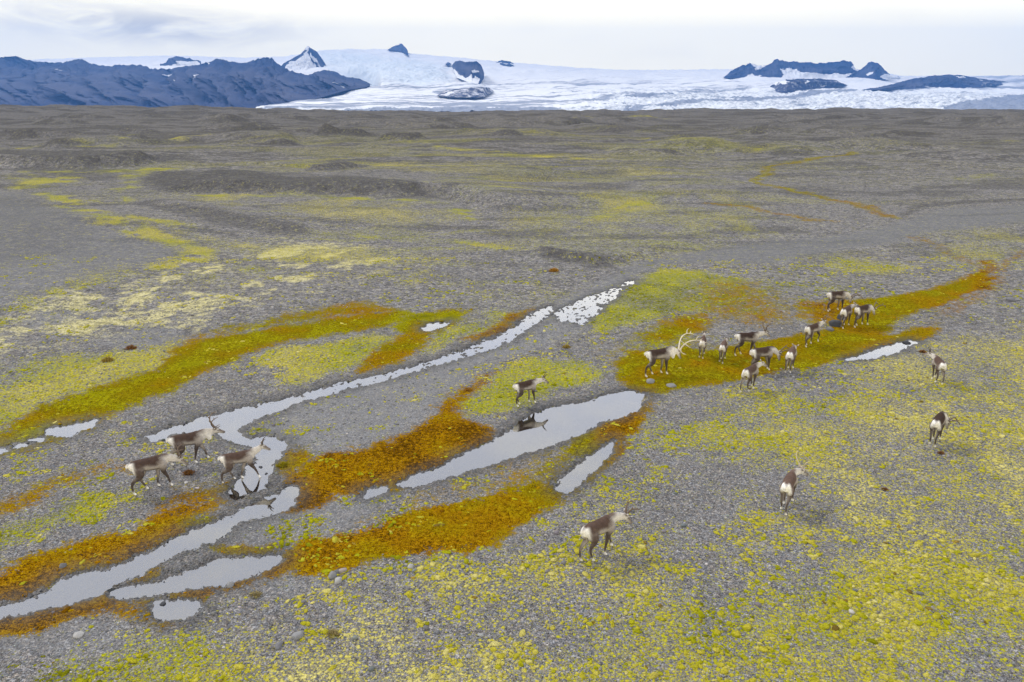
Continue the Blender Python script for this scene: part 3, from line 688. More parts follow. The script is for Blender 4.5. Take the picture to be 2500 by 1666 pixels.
left_top = [(-700,150),(-450,120),(-250,150),(-120,132),(0,139),(40,139),(74,149),(138,155),(200,143),(218,155),(255,161),(310,159),(350,160),(372,168),(425,168),(478,159),(510,151),(531,143),(563,151),(590,155),(616,149),(643,140),(664,143),(685,162),(712,174),(750,184),(770,177),(802,170),(850,188),(880,195),(903,207)]
left_base = [(-700,268),(600,268),(638,260),(770,243),(850,220),(893,214),(903,208)]
flecks = [[(395,183),(408,180),(414,187),(402,188)],[(428,176),(438,183),(432,184)],[(450,196),(458,202),(452,203)],[(408,194),(414,199),(409,200)],[(512,186),(518,184),(522,200),(513,205)],[(500,186),(506,182),(504,196)],[(168,170),(176,176),(170,175)],[(834,204),(842,206),(838,216)],[(505,150),(510,149),(508,160)]]
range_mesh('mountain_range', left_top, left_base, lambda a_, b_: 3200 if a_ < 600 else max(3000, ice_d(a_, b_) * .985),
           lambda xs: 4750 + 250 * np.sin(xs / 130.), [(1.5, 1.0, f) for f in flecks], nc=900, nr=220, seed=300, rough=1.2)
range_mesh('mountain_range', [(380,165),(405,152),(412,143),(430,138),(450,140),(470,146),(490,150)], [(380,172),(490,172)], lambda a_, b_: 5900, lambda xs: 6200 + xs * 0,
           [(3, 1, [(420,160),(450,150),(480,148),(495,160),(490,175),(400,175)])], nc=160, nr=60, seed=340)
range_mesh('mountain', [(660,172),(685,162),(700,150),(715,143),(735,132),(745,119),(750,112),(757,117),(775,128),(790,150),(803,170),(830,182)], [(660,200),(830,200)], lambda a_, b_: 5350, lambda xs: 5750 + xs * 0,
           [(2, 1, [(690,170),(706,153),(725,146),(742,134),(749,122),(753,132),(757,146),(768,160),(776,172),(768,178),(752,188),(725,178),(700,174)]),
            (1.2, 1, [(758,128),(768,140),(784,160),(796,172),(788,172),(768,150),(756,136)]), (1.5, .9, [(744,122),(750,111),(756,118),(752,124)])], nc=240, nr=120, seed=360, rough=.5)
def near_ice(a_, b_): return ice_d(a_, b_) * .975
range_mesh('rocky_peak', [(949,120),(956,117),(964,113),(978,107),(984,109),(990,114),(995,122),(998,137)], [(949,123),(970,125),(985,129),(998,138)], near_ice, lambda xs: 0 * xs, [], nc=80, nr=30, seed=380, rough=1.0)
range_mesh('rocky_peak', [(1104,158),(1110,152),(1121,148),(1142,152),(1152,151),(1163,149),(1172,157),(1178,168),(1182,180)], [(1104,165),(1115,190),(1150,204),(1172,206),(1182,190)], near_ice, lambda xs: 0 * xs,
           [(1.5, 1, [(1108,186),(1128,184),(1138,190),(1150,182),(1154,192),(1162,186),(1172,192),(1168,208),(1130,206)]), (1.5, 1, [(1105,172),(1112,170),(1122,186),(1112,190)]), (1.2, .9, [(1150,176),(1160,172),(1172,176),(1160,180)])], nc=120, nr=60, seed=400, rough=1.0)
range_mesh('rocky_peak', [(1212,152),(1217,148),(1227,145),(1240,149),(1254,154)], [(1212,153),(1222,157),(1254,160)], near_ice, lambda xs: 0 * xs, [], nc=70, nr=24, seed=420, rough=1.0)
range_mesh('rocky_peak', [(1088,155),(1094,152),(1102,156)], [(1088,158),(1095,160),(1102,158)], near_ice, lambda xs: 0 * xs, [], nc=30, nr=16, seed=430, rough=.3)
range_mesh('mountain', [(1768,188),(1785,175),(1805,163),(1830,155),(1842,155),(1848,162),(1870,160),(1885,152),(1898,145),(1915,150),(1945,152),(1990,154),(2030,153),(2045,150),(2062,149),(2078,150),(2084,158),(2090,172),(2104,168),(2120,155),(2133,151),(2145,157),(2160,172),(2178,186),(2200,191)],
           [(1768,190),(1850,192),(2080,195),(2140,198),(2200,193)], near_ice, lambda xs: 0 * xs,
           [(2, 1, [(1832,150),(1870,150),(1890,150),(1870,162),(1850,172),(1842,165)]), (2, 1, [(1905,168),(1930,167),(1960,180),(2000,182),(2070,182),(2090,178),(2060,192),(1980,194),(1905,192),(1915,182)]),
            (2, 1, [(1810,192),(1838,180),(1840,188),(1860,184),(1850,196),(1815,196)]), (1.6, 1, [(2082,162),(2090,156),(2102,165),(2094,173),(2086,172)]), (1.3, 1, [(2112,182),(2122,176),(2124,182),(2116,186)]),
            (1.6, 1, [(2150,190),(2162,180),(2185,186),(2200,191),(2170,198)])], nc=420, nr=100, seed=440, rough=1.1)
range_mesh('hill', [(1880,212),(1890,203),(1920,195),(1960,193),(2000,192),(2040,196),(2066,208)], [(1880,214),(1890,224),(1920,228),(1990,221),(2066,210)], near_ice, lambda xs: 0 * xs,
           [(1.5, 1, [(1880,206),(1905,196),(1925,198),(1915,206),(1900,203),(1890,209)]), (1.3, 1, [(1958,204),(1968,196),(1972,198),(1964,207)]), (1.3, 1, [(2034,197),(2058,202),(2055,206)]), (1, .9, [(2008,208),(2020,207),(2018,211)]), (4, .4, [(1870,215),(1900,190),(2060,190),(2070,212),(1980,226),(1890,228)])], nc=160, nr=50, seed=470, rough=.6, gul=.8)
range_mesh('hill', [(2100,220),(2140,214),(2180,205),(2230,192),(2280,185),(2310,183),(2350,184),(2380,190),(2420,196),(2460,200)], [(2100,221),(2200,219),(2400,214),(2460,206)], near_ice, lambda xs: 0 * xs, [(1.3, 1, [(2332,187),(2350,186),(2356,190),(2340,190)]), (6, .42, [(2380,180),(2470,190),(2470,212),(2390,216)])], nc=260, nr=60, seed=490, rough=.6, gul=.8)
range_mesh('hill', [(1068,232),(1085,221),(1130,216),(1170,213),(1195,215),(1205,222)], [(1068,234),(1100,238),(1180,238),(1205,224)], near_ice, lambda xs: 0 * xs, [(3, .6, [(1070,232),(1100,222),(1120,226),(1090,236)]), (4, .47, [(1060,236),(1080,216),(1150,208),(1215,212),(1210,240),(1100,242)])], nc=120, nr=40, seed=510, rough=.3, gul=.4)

# ------------------------------------------------------------------ ground cover near the camera
ml, t = material('moss')
a = t.attr('tint'); P_ = t.n('ShaderNodeTexCoord').outputs['Object']
nn = t.noise(P_, 45, 3, .7); nb_ = t.noise(P_, 12, 3, .6)
finish(t, t.scalec(a.outputs['Color'], t.lin(t.add(t.mul(nn, .6), t.mul(nb_, .4)), .3, .7, .42, 1.5)), .95, nn, 1.0, .04, 0.0)
ms, t = material('stone')
a = t.attr('tint'); P_ = t.n('ShaderNodeTexCoord').outputs['Object']
nn = t.noise(P_, 60, 4, .7)
finish(t, t.scalec(a.outputs['Color'], t.lin(nn, .3, .7, .75, 1.2)), .85, nn, .4, .01, .3)

def scatter(n, y0, y1, seed):
    r = np.random.default_rng(seed)
    yy = y0 + (y1 - y0) * np.sqrt(r.random(n) * (1 - (y0 / y1) ** 2) + (y0 / y1) ** 2) if False else np.sqrt(y0 ** 2 + (y1 ** 2 - y0 ** 2) * r.random(n))
    xx = (r.random(n) * 2 - 1) * (yy * .74 + 4)
    return xx, yy, r
def dome_template(rows=(0, .5, .85, 1.0), segs=9):
    V = [(0, 0, 1)]
    for q in rows[1:]:
        for k in range(segs):
            an = 2 * math.pi * (k + .5 * (rows.index(q) % 2)) / segs
            V.append((q * math.cos(an), q * math.sin(an), math.sqrt(max(0, 1 - q * q)) - (.25 if q == 1 else 0)))
    Fc = [(0, 1 + k, 1 + (k + 1) % segs) for k in range(segs)]
    for r_ in range(len(rows) - 2):
        o1 = 1 + r_ * segs; o2 = o1 + segs
        for k in range(segs):
            k2 = (k + 1) % segs
            Fc += [(o1 + k, o2 + k, o2 + k2), (o1 + k, o2 + k2, o1 + k2)]
    return np.array(V), np.array(Fc)
def instance_mesh(name, T, Fc, xx, yy, zz, sx, sz, rot, cols, mat, r, jit=.16, asp=None, smooth=True):
    n, m = len(xx), len(T)
    asp = np.ones(n) if asp is None else asp
    V = np.repeat(T[None], n, 0) * (1 + (r.random((n, m, 1)) - .5) * 2 * jit)
    V[:, :, 0] *= (sx * asp)[:, None]; V[:, :, 1] *= (sx / asp)[:, None]; V[:, :, 2] *= sz[:, None]
    c, s = np.cos(rot)[:, None], np.sin(rot)[:, None]
    Xr = V[:, :, 0] * c - V[:, :, 1] * s + xx[:, None]; Yr = V[:, :, 0] * s + V[:, :, 1] * c + yy[:, None]
    VV = np.stack([Xr, Yr, V[:, :, 2] + zz[:, None]], -1).reshape(-1, 3)
    FF = (Fc[None] + (np.arange(n) * m)[:, None, None]).reshape(-1, Fc.shape[1])
    return mesh_np(name, VV, FF, mat, smooth, attrs={'tint': np.repeat(cols, m, 0)})
def lerp_stops(v, stops):
    p = np.array([s[0] for s in stops]); c = np.array([s[1] for s in stops])
    return np.stack([np.interp(v, p, c[:, i]) for i in range(3)], 1)
# moss cushions
parts = []
for n, y0, y1, seed, smin in ((190000, 9, 30, 1, .019), (120000, 30, 58, 2, .028)):
    xx, yy, r = scatter(n, y0, y1, seed)
    mk_ = masks(xx, yy); _, ws = land(xx, yy)
    clump = fbm(xx / .45, yy / .45, 151, 2)
    p = mk_['cu'] * 1.15 + (clump - .5) * 2.6 + (fbm(xx / 1.6, yy / 1.1, 152, 2) - .5) * 2.0 + (fbm(xx / 6 + yy / 14, yy / 3.2, 153, 3) - .5) * 2.0 - .24
    k = (r.random(n) < np.clip(p, 0, 1) * (.9 if y0 < 20 else .7)) & (ws < -.3)
    xx, yy, br_ = xx[k], yy[k], mk_['br'][k]
    sz = smin * np.exp(np.abs(r.normal(0, .6, k.sum()))); sz = np.minimum(sz * np.where(yy < 20, 1.15, 1), .12)
    parts.append((xx, yy, br_, sz))
xx, yy, br_, szs = (np.concatenate([p[i] for p in parts]) for i in range(4))
r = np.random.default_rng(5)
T, Fc = dome_template()
zz, _ = land(xx, yy)
bv = np.clip(br_ + r.normal(0, .16, len(xx)), 0, 1)
cols = lerp_stops(bv, [(0, (.18, .185, .006)), (.3, (.38, .375, .010)), (.6, (.50, .44, .045)), (1, (.68, .61, .23))])
brn = r.random(len(xx)) < .02
cols[brn] = np.array([.30, .21, .04]) * r.uniform(.6, 1.2, (brn.sum(), 1))
o = instance_mesh('moss_cushions', T, Fc, xx, yy, zz - .006, szs, szs * r.uniform(.3, .55, len(xx)), r.random(len(xx)) * 6.28, cols, ml, r, .3, r.uniform(.65, 1.5, len(xx)))
setting(o, 'stuff')
# little tufts over the wet carpets
parts = []
for n, y0, y1, seed in ((60000, 12, 30, 3), (60000, 30, 52, 4)):
    xx, yy, r = scatter(n, y0, y1, seed); mk_ = masks(xx, yy); _, ws = land(xx, yy)
    k = (r.random(n) < np.clip(mk_['car'] - .35, 0, 1) * .35) & (ws < -.12)
    parts.append((xx[k], yy[k], mk_['hue'][k], (.024 if y0 < 20 else .030) * np.exp(np.abs(r.normal(0, .5, k.sum())))))
xx, yy, hu, szs = (np.concatenate([p[i] for p in parts]) for i in range(4))
szs = np.minimum(szs, .15); zz, _ = land(xx, yy)
hv = np.clip(hu + r.normal(0, .14, len(xx)), 0, 1)
cols = lerp_stops(hv, [(0, (.17, .08, .003)), (.2, (.35, .17, .003)), (.42, (.35, .215, .003)), (.62, (.235, .18, .004)), (.8, (.32, .28, .006)), (1, (.13, .127, .004))])
o = instance_mesh('carpet_moss', T, Fc, xx, yy, zz + .012, szs, szs * r.uniform(.22, .42, len(xx)), r.random(len(xx)) * 6.28, cols, ml, r, .22, r.uniform(.75, 1.3, len(xx)))
setting(o, 'stuff')
# loose stones
bm = bmesh.new(); bmesh.ops.create_icosphere(bm, subdivisions=1, radius=1)
bm.verts.ensure_lookup_table(); TI = np.array([v.co[:] for v in bm.verts]); FI = np.array([[v.index for v in f.verts] for f in bm.faces]); bm.free()
parts = []
for n, y0, y1, seed, smin, cap in ((90000, 9, 24, 6, .011, .04), (22000, 24, 45, 7, .02, .055), (700, 10, 45, 9, .045, .09)):
    xx, yy, r = scatter(n, y0, y1, seed); mk_ = masks(xx, yy); _, ws = land(xx, yy)
    k = (r.random(n) < .9 - mk_['car'] * .95) & (ws < .05)
    parts.append((xx[k], yy[k], np.minimum(smin * np.exp(np.abs(r.normal(0, .45, k.sum()))), cap)))
xx, yy, szs = (np.concatenate([p[i] for p in parts]) for i in range(3))
zz, ws = land(xx, yy)
gv = np.clip(r.beta(2, 2.6, len(xx)), 0, 1)
cols = lerp_stops(gv, [(0, (.11, .112, .118)), (.4, (.18, .18, .185)), (.75, (.29, .285, .28)), (1, (.60, .58, .55))]) * (1 + r.normal(0, .04, (len(xx), 3)))
cols = cols * np.where(ws > -.25, .6, 1)[:, None]
o = instance_mesh('loose_stones', TI, FI, xx, yy, zz + szs * .15, szs, szs * r.uniform(.45, .8, len(xx)), r.random(len(xx)) * 6.28, np.clip(cols, .02, 1), ms, r, .22, r.uniform(.78, 1.3, len(xx)), False)
setting(o, 'stuff')

# ------------------------------------------------------------------ single rocks and tussocks one can point at
def rock(px, py, size, col, label, flat=.6, seed=0, wet=False):
    gx, gy = ground(px, py); gx, gy = float(gx), float(gy)
    bm = bmesh.new(); bmesh.ops.create_icosphere(bm, subdivisions=3, radius=1)
    r_ = random.Random(seed)
    cuts = [Vector((r_.uniform(-1, 1), r_.uniform(-1, 1), r_.uniform(-.3, 1))).normalized() for _ in range(9)]
    sx, sy = r_.uniform(.8, 1.25), r_.uniform(.7, 1.0)
    for v in bm.verts:
        p = v.co.copy()
        for c_ in cuts:
            ex = p.dot(c_) - .74
            if ex > 0: p -= c_ * ex * .9
        p *= 1 + .05 * math.sin(7 * p.x + seed) * math.cos(6 * p.y)
        v.co = (p.x * size * sx, p.y * size * sy, p.z * size * flat)
    me = bpy.data.meshes.new('rock'); bm.to_mesh(me); bm.free()
    at = me.color_attributes.new('tint', 'FLOAT_COLOR', 'POINT')
    at.data.foreach_set('color', np.tile(np.array([*col, 1], np.float32), len(me.vertices)))
    me.materials.append(ms); me.polygons.foreach_set('use_smooth', np.ones(len(me.polygons), bool))
    o = bpy.data.objects.new('rock', me); COL.objects.link(o)
    o.location = (gx, gy, max(gz(gx, gy), WLEVEL - .02) + size * flat * .35); o.rotation_euler = (0, 0, r_.uniform(0, 6.28))
    return thing(o, label, 'rock', 'single rocks on the gravel plain')
DG, MG, LG, WH, PK = (.06, .062, .07), (.15, .15, .16), (.23, .23, .235), (.36, .355, .345), (.30, .26, .24)
for i, a_ in enumerate([
 (193, 1552, .14, WH, 'white flat stone on bare gravel in the lower left corner', .5),
 (728, 1554, .17, LG, 'pale elongated stone lying among straw coloured cushions at the bottom', .45),
 (681, 1577, .13, MG, 'blue grey stone just below left of the pale elongated stone', .5),
 (812, 1408, .15, LG, 'round grey boulder at left of the stone cluster beside the orange carpet', .75),
 (838, 1396, .12, PK, 'pinkish stone at upper right of the cluster beside the orange carpet', .75),
 (826, 1420, .13, WH, 'whitish stone lowest in the cluster beside the orange carpet', .7),
 (823, 1400, .10, MG, 'mid grey stone highest in the cluster beside the orange carpet', .8),
 (1003, 1386, .12, WH, 'lone whitish stone on gravel below the rust orange band', .7),
 (2038, 797, .42, DG, 'largest dark wet boulder beside the hooves of the middle far reindeer', .7),
 (2052, 781, .30, DG, 'dark wet boulder behind the largest wet boulder in the meadow', .8),
 (2026, 808, .24, MG, 'grey stone in front of the largest wet boulder in the meadow', .6),
 (1588, 934, .24, LG, 'pale stone on the moss below the big antlered bull', .6),
 (1639, 944, .24, LG, 'pale flat stone at the lower edge of the wet meadow', .45),
 (2214, 835, .2, DG, 'dark stone at the far tip of the right hand pool', .5),
 (636, 1138, .08, DG, 'small dark stone standing in the stream ahead of a wading hoof', .6),
 (650, 1154, .07, DG, 'smaller dark stone in the stream nearer the pebbly bank', .6),
 (397, 1471, .09, DG, 'dark stone on the far rim of the small round puddle', .6),
 (154, 1385, .13, MG, 'grey stone on the bank above the widest stretch of lower stream', .7),
 (562, 1430, .14, LG, 'light grey stone at the mossy edge of the lower left pool', .6),
 (2468, 735, .35, MG, 'grey boulder on the gravel at the right edge', .5),
]): rock(a_[0], a_[1], a_[2], a_[3], a_[4], a_[5], seed=i + 3)

def tussock(px, py, size, col, label, seed):
    """a low dome of hundreds of short blades"""
    gx, gy = ground(px, py); gx, gy = float(gx), float(gy); r_ = np.random.default_rng(seed)
    V, Fq, C = [], [], []
    for k in range(260):
        an = r_.uniform(0, 6.283); q = math.sqrt(r_.random()) * size; h = size * .8 * (1.1 - (q / size) ** 2) * r_.uniform(.6, 1.2)
        bx, by = q * math.cos(an), q * math.sin(an) * .8; lean = .5 * q; w = size * .07
        ta = r_.uniform(0, 3.14); wx_, wy_ = w * math.cos(ta), w * math.sin(ta); b0 = len(V)
        tx, ty_ = bx + lean * math.cos(an) + r_.normal(0, .02), by + lean * math.sin(an) + r_.normal(0, .02)
        V += [(bx - wx_, by - wy_, -.03), (bx + wx_, by + wy_, -.03), (tx + wx_ * .5, ty_ + wy_ * .5, h), (tx - wx_ * .5, ty_ - wy_ * .5, h)]
        Fq.append((b0, b0 + 1, b0 + 2, b0 + 3)); c_ = np.array(col) * r_.uniform(.6, 1.35); C += [c_] * 4
    o = mesh_np('tussock', np.array(V), np.array(Fq), ml, False, attrs={'tint': np.array(C)})
    o.location = (gx, gy, gz(gx, gy))
    return thing(o, label, 'plant', 'tufts growing singly on the gravel')
RU, OR, OC, ST = (.30, .15, .05), (.50, .27, .04), (.46, .34, .08), (.50, .42, .21)
for i, a_ in enumerate([
 (461, 1156, .32, RU, 'rusty brown tuft in front of the grazing muzzle of the leftmost reindeer'),
 (320, 851, .45, RU, 'dark red brown tuft alone on gravel in the left midground'),
 (1352, 662, .6, OR, 'orange round tuft on bare gravel above the pebbly stream'),
 (262, 880, .45, OC, 'ochre tuft on gravel right below the dark red tuft'),
 (2297, 1108, .2, RU, 'brown tuft below the grazing reindeer at the far right'),
 (2252, 861, .3, RU, 'dark brown tuft above the reindeer facing away at right'),
 (812, 1549, .26, ST, 'straw coloured grass tuft right of the pale elongated stone'),
 (625, 1454, .24, ST, 'dry grey green tuft beside cushions right of the small puddle'),
 (522, 880, .0, OC, ''),
 (1383, 849, .35, OC, 'ochre tuft on the gravel bar above the green cushions'),
 (1143, 955, .3, OR, 'bright orange tuft at the left edge of the green cushion patch'),
 (2160, 1197, .17, RU, 'brown tuft on cushions between the two lower right reindeer'),
 (690, 1138, .34, (.42, .36, .02), 'bright yellow moss hump beside the winding stream'),
]):
    if a_[2] > 0: tussock(a_[0], a_[1], a_[2] * .5, a_[3], a_[4], seed=40 + i)

# ------------------------------------------------------------------ reindeer
mf, t = material('reindeer_fur')
a = t.attr('tint'); P_ = t.n('ShaderNodeTexCoord').outputs['Object']
nn = t.noise(t.n('ShaderNodeMapping', {0: P_, 3: (1, 1, .5)}).outputs[0], 55, 4, .65); nb_ = t.noise(P_, 11, 3, .55)
finish(t, t.scalec(a.outputs['Color'], t.lin(t.add(t.mul(nn, .55), t.mul(nb_, .45)), .3, .7, .66, 1.3)), .9, nn, .6, .014, .03)
mant, t = material('antler_bone')
a = t.attr('tint'); nn = t.noise(t.n('ShaderNodeTexCoord').outputs['Object'], 30, 3)
finish(t, t.scalec(a.outputs['Color'], t.lin(nn, .3, .7, .8, 1.15)), .6, nn, .3, .005, .3)
mey, t = material('dark_eye'); finish(t, (.01, .008, .007), .12, spec=.6)

def catmull(P, n):
    P = np.asarray(P, float); Q = np.vstack([2 * P[0] - P[1], P, 2 * P[-1] - P[-2]])
    out = []
    for u in np.linspace(0, len(P) - 1, n):
        i = min(int(u), len(P) - 2); f = u - i
        p0, p1, p2, p3 = Q[i], Q[i + 1], Q[i + 2], Q[i + 3]
        out.append(.5 * (2 * p1 + (p2 - p0) * f + (2 * p0 - 5 * p1 + 4 * p2 - p3) * f * f + (3 * p1 - p0 - 3 * p2 + p3) * f ** 3))
    return np.array(out)
def tube(path, rad, n=12, seg=14, side=None, lin=False):
    """rings along a smoothed path; rad rows are (half width, half height). returns verts, faces, t, up-coordinate, side-coordinate"""
    if lin: D = np.array(path, float); Rr = np.array(rad, float)
    else: D = catmull(path, n); Rr = catmull(rad, n)
    tan = np.gradient(D, axis=0); tan /= np.linalg.norm(tan, axis=1)[:, None] + 1e-9
    side = np.array(side if side is not None else (0, 1, 0), float)
    V, T_, U_, Sd = [], [], [], []
    for i in range(len(D)):
        s_v = side - tan[i] * np.dot(side, tan[i]); s_v /= np.linalg.norm(s_v) + 1e-9
        u_v = np.cross(tan[i], s_v)
        for k in range(seg):
            an = 2 * math.pi * k / seg
            V.append(D[i] + s_v * math.cos(an) * max(Rr[i][0], .003) + u_v * math.sin(an) * max(Rr[i][1], .003))
            T_.append(i / (len(D) - 1)); U_.append(math.sin(an)); Sd.append(math.cos(an))
    m = len(D); Fc = []
    for i in range(m - 1):
        for k in range(seg):
            k2 = (k + 1) % seg; Fc.append((i * seg + k, i * seg + k2, (i + 1) * seg + k2, (i + 1) * seg + k))
    b0 = len(V); V += [D[0], D[-1]]; T_ += [0, 1]; U_ += [0, 0]; Sd += [0, 0]
    for k in range(seg):
        k2 = (k + 1) % seg; Fc.append((b0, k2, k)); Fc.append((b0 + 1, (m - 1) * seg + k, (m - 1) * seg + k2))
    return np.array(V), Fc, np.array(T_), np.array(U_), np.array(Sd)

def lerp(a, b, k): k = np.asarray(k)[..., None]; return np.asarray(a) * (1 - k) + np.asarray(b) * k

def reindeer(label, px, py, heading, size=1.0, neck=(15, 0), head=(-25, 0), legs=(0, 0, 0, 0), antler='medium', dark=1.0, white=1.0, ruff=0.0, mane=1.0, lift=None, alift=0.0, asz=.85, seed=0):
    """legs: swing in degrees of front near(right), front left, hind right, hind left; + is forward"""
    BROWN = np.array([.074, .049, .039]) * dark; PALE_ = np.array([.44, .395, .355]) * (1.0 if dark < 1.4 else 1.05); WHITE = np.array([.90, .87, .82]) * white
    CREAM = np.array([.64, .60, .55]) * mane; DARKL = np.array([.036, .028, .025]) * dark; LEG = np.array([.085, .066, .056]) * (.6 + .4 * dark); FACE = np.array([.20, .165, .14])
    VS, FS, CS = [], [], []
    def put(vfts, colf):
        V, Fc, T_, U_, Sd = vfts; o_ = sum(len(v) for v in VS)
        VS.append(V); FS.extend([tuple(i + o_ for i in f) for f in Fc]); CS.append(colf(V, T_, U_, Sd))
    # trunk
    tp = [(-.65, 0, .97), (-.61, 0, .975), (-.52, 0, .965), (-.34, 0, .945), (-.10, 0, .915), (.14, 0, .905), (.34, 0, .93), (.47, 0, .965), (.55, 0, .99)]
    trd = [(.03, .04), (.088, .115), (.14, .165), (.168, .195), (.187, .213), (.182, .232), (.152, .232), (.11, .175), (.075, .12)]
    def ctrunk(V, T_, U_, Sd):
        xr = V[:, 0]
        c_ = lerp(PALE_, BROWN, sstep(-.18, .14, U_ + .10 * np.sin(xr * 9 + seed)))
        c_ = lerp(c_, DARKL, sstep(-.55, -.72, U_) * sstep(-.30, -.1, xr) * sstep(.45, .2, xr))
        c_ = lerp(c_, PALE_ * .9, sstep(-.86, -.95, U_))
        c_ = lerp(c_, BROWN * 1.1, sstep(-.15, -.32, xr) * sstep(-.52, -.42, xr) * sstep(-.7, .0, U_) * .85)      # brown haunch
        c_ = lerp(c_, WHITE, sstep(-.45, -.54, xr) * sstep(.97, .75, U_))
        c_ = lerp(c_, CREAM, sstep(.30, .46, xr) * sstep(.9, .3, U_))
        return c_
    put(tube(tp, trd, 30, 22), ctrunk)
    # neck and head
    ny, np_ = R(neck[1]), R(neck[0]); hy, hp = R(neck[1] + head[1]), R(head[0])
    nd = np.array([math.cos(np_) * math.cos(ny), math.cos(np_) * math.sin(ny), math.sin(np_)])
    hd = np.array([math.cos(hp) * math.cos(hy), math.cos(hp) * math.sin(hy), math.sin(hp)])
    hs = np.array([-math.sin(hy), math.cos(hy), 0]); hu = np.cross(hd, hs)
    nb = np.array([.42, 0, 1.0]); NL = .385
    p1 = nb + np.array([.14, .02 * math.sin(ny), .02]); p2 = nb + np.array([.10, 0, 0]) + nd * NL * .55; poll = nb + np.array([.10, 0, 0]) + nd * NL
    npth = [nb - np.array([.12, 0, 0.03]), nb, p1 * .5 + (nb + nd * .2) * .5, p2, poll, poll + hd * .05]
    k_ = 1 + .35 * ruff
    nr_ = [(.10, .14), (.105, .155 * k_), (.088, .145 * k_), (.072, .118 * k_), (.062, .088), (.062, .08)]
    def cneck(V, T_, U_, Sd):
        c_ = lerp(BROWN * 1.3, CREAM, sstep(.98, .5, U_) * .9 + .1)
        c_ = lerp(c_, CREAM, sstep(.25, .5, T_) * .8)
        c_ = lerp(c_, WHITE, sstep(-.2, -.7, U_) * .55 * sstep(.2, .5, T_))
        return c_
    put(tube(npth, nr_, 20, 18, side=(-math.sin(ny * .5), math.cos(ny * .5), 0)), cneck)
    if ruff > .2:
        mid = nb + nd * NL * .62
        put(tube([mid + np.array([-.06, 0, -.02]), mid + np.array([.0, 0, -.16]), mid + np.array([.03, 0, -.29])], [(.085, .12), (.075, .11), (.035, .05)], 10, 14), lambda V, T_, U_, Sd: np.tile(WHITE, (len(V), 1)))
    hp0 = poll - hd * .03
    hpth = [hp0 - hd * .05, hp0 + hd * .03, hp0 + hd * .11 - hu * .005, hp0 + hd * .20 - hu * .015, hp0 + hd * .29 - hu * .022, hp0 + hd * .345 - hu * .026, hp0 + hd * .365 - hu * .028]
    hr_ = [(.05, .06), (.070, .088), (.068, .088), (.050, .068), (.044, .053), (.041, .046), (.02, .026)]
    def chead(V, T_, U_, Sd):
        c_ = lerp(CREAM * .85, FACE, sstep(-.2, .4, U_)); c_ = lerp(c_, FACE * .75, sstep(.45, .75, T_) * .7)
        return lerp(c_, np.array([.05, .04, .036]), sstep(.88, .95, T_))
    put(tube(hpth, hr_, 18, 14, side=hs), chead)
    for sgn in (-1, 1):                                   # ears
        e0 = hp0 + hs * sgn * .055 + hu * .055 - hd * .01; ed = hs * sgn * .8 + hu * .45 - hd * .35; ed /= np.linalg.norm(ed)
        put(tube([e0, e0 + ed * .05, e0 + ed * .10, e0 + ed * .145], [(.018, .022), (.022, .036), (.02, .032), (.008, .012)], 8, 10, side=hd), lambda V, T_, U_, Sd: lerp(FACE, CREAM * .8, sstep(.3, .8, T_)))
    # tail
    put(tube([(-.58, 0, 1.065), (-.645, 0, 1.05), (-.685, 0, .99), (-.69, 0, .92)], [(.035, .035), (.038, .038), (.033, .034), (.012, .015)], 9, 10), lambda V, T_, U_, Sd: lerp(WHITE * .55, WHITE, np.abs(Sd)))
    # legs
    lift = lift or {}
    def leg(front, sgn, swing, li):
        if front:
            J = [(.30, .085, .90), (.33, .125, .72), (.275, .115, .56), (.29, .10, .345), (.285, .10, .115), (.325, .105, .028), (.365, .105, .018)]
            Rr = [(.07, .13), (.085, .12), (.062, .078), (.040, .045), (.026, .028), (.040, .036), (.030, .018)]
        else:
            J = [(-.40, .08, .88), (-.36, .125, .72), (-.31, .12, .57), (-.49, .10, .375), (-.455, .10, .12), (-.405, .105, .028), (-.365, .105, .018)]
            Rr = [(.09, .17), (.105, .16), (.078, .112), (.037, .048), (.027, .030), (.040, .036), (.030, .018)]
        J = np.array(J); J[:, 1] *= sgn; Rr = np.array(Rr); J[:5, 2] *= 1.09
        top = J[0].copy(); an = R(swing); Q = J.copy()
        w_ = np.array([0, .45, .8, 1, 1, 1, 1])
        for i in range(1, 7):
            dx_, dz_ = J[i, 0] - top[0], J[i, 2] - top[2]; aa = an * w_[i]
            Q[i, 0] = top[0] + dx_ * math.cos(aa) - dz_ * math.sin(aa); Q[i, 2] = top[2] + dx_ * math.sin(aa) + dz_ * math.cos(aa)
        # hoof stays level; flex of the pastern
        Q[5] = Q[4] + (J[5] - J[4]) * np.array([1, 1, 1]); Q[6] = Q[5] + (J[6] - J[5])
        # close the gap to the ground by bending or stretching the lower leg
        want = .028 + li * .16; f = (top[2] - want) / (top[2] - Q[5, 2])
        zz_ = Q[:, 2].copy(); Q[:5, 2] = top[2] - (top[2] - zz_[:5]) * f; Q[5, 2] = want; Q[6, 2] = want - .010 + (-.05 if li else 0)
        if li: Q[3, 0] += .10 * li; Q[3, 2] += .03; Q[4, 0] -= .08 * li; Q[5, 0] -= .10 * li; Q[6, 0] -= .10 * li
        n_ = 34
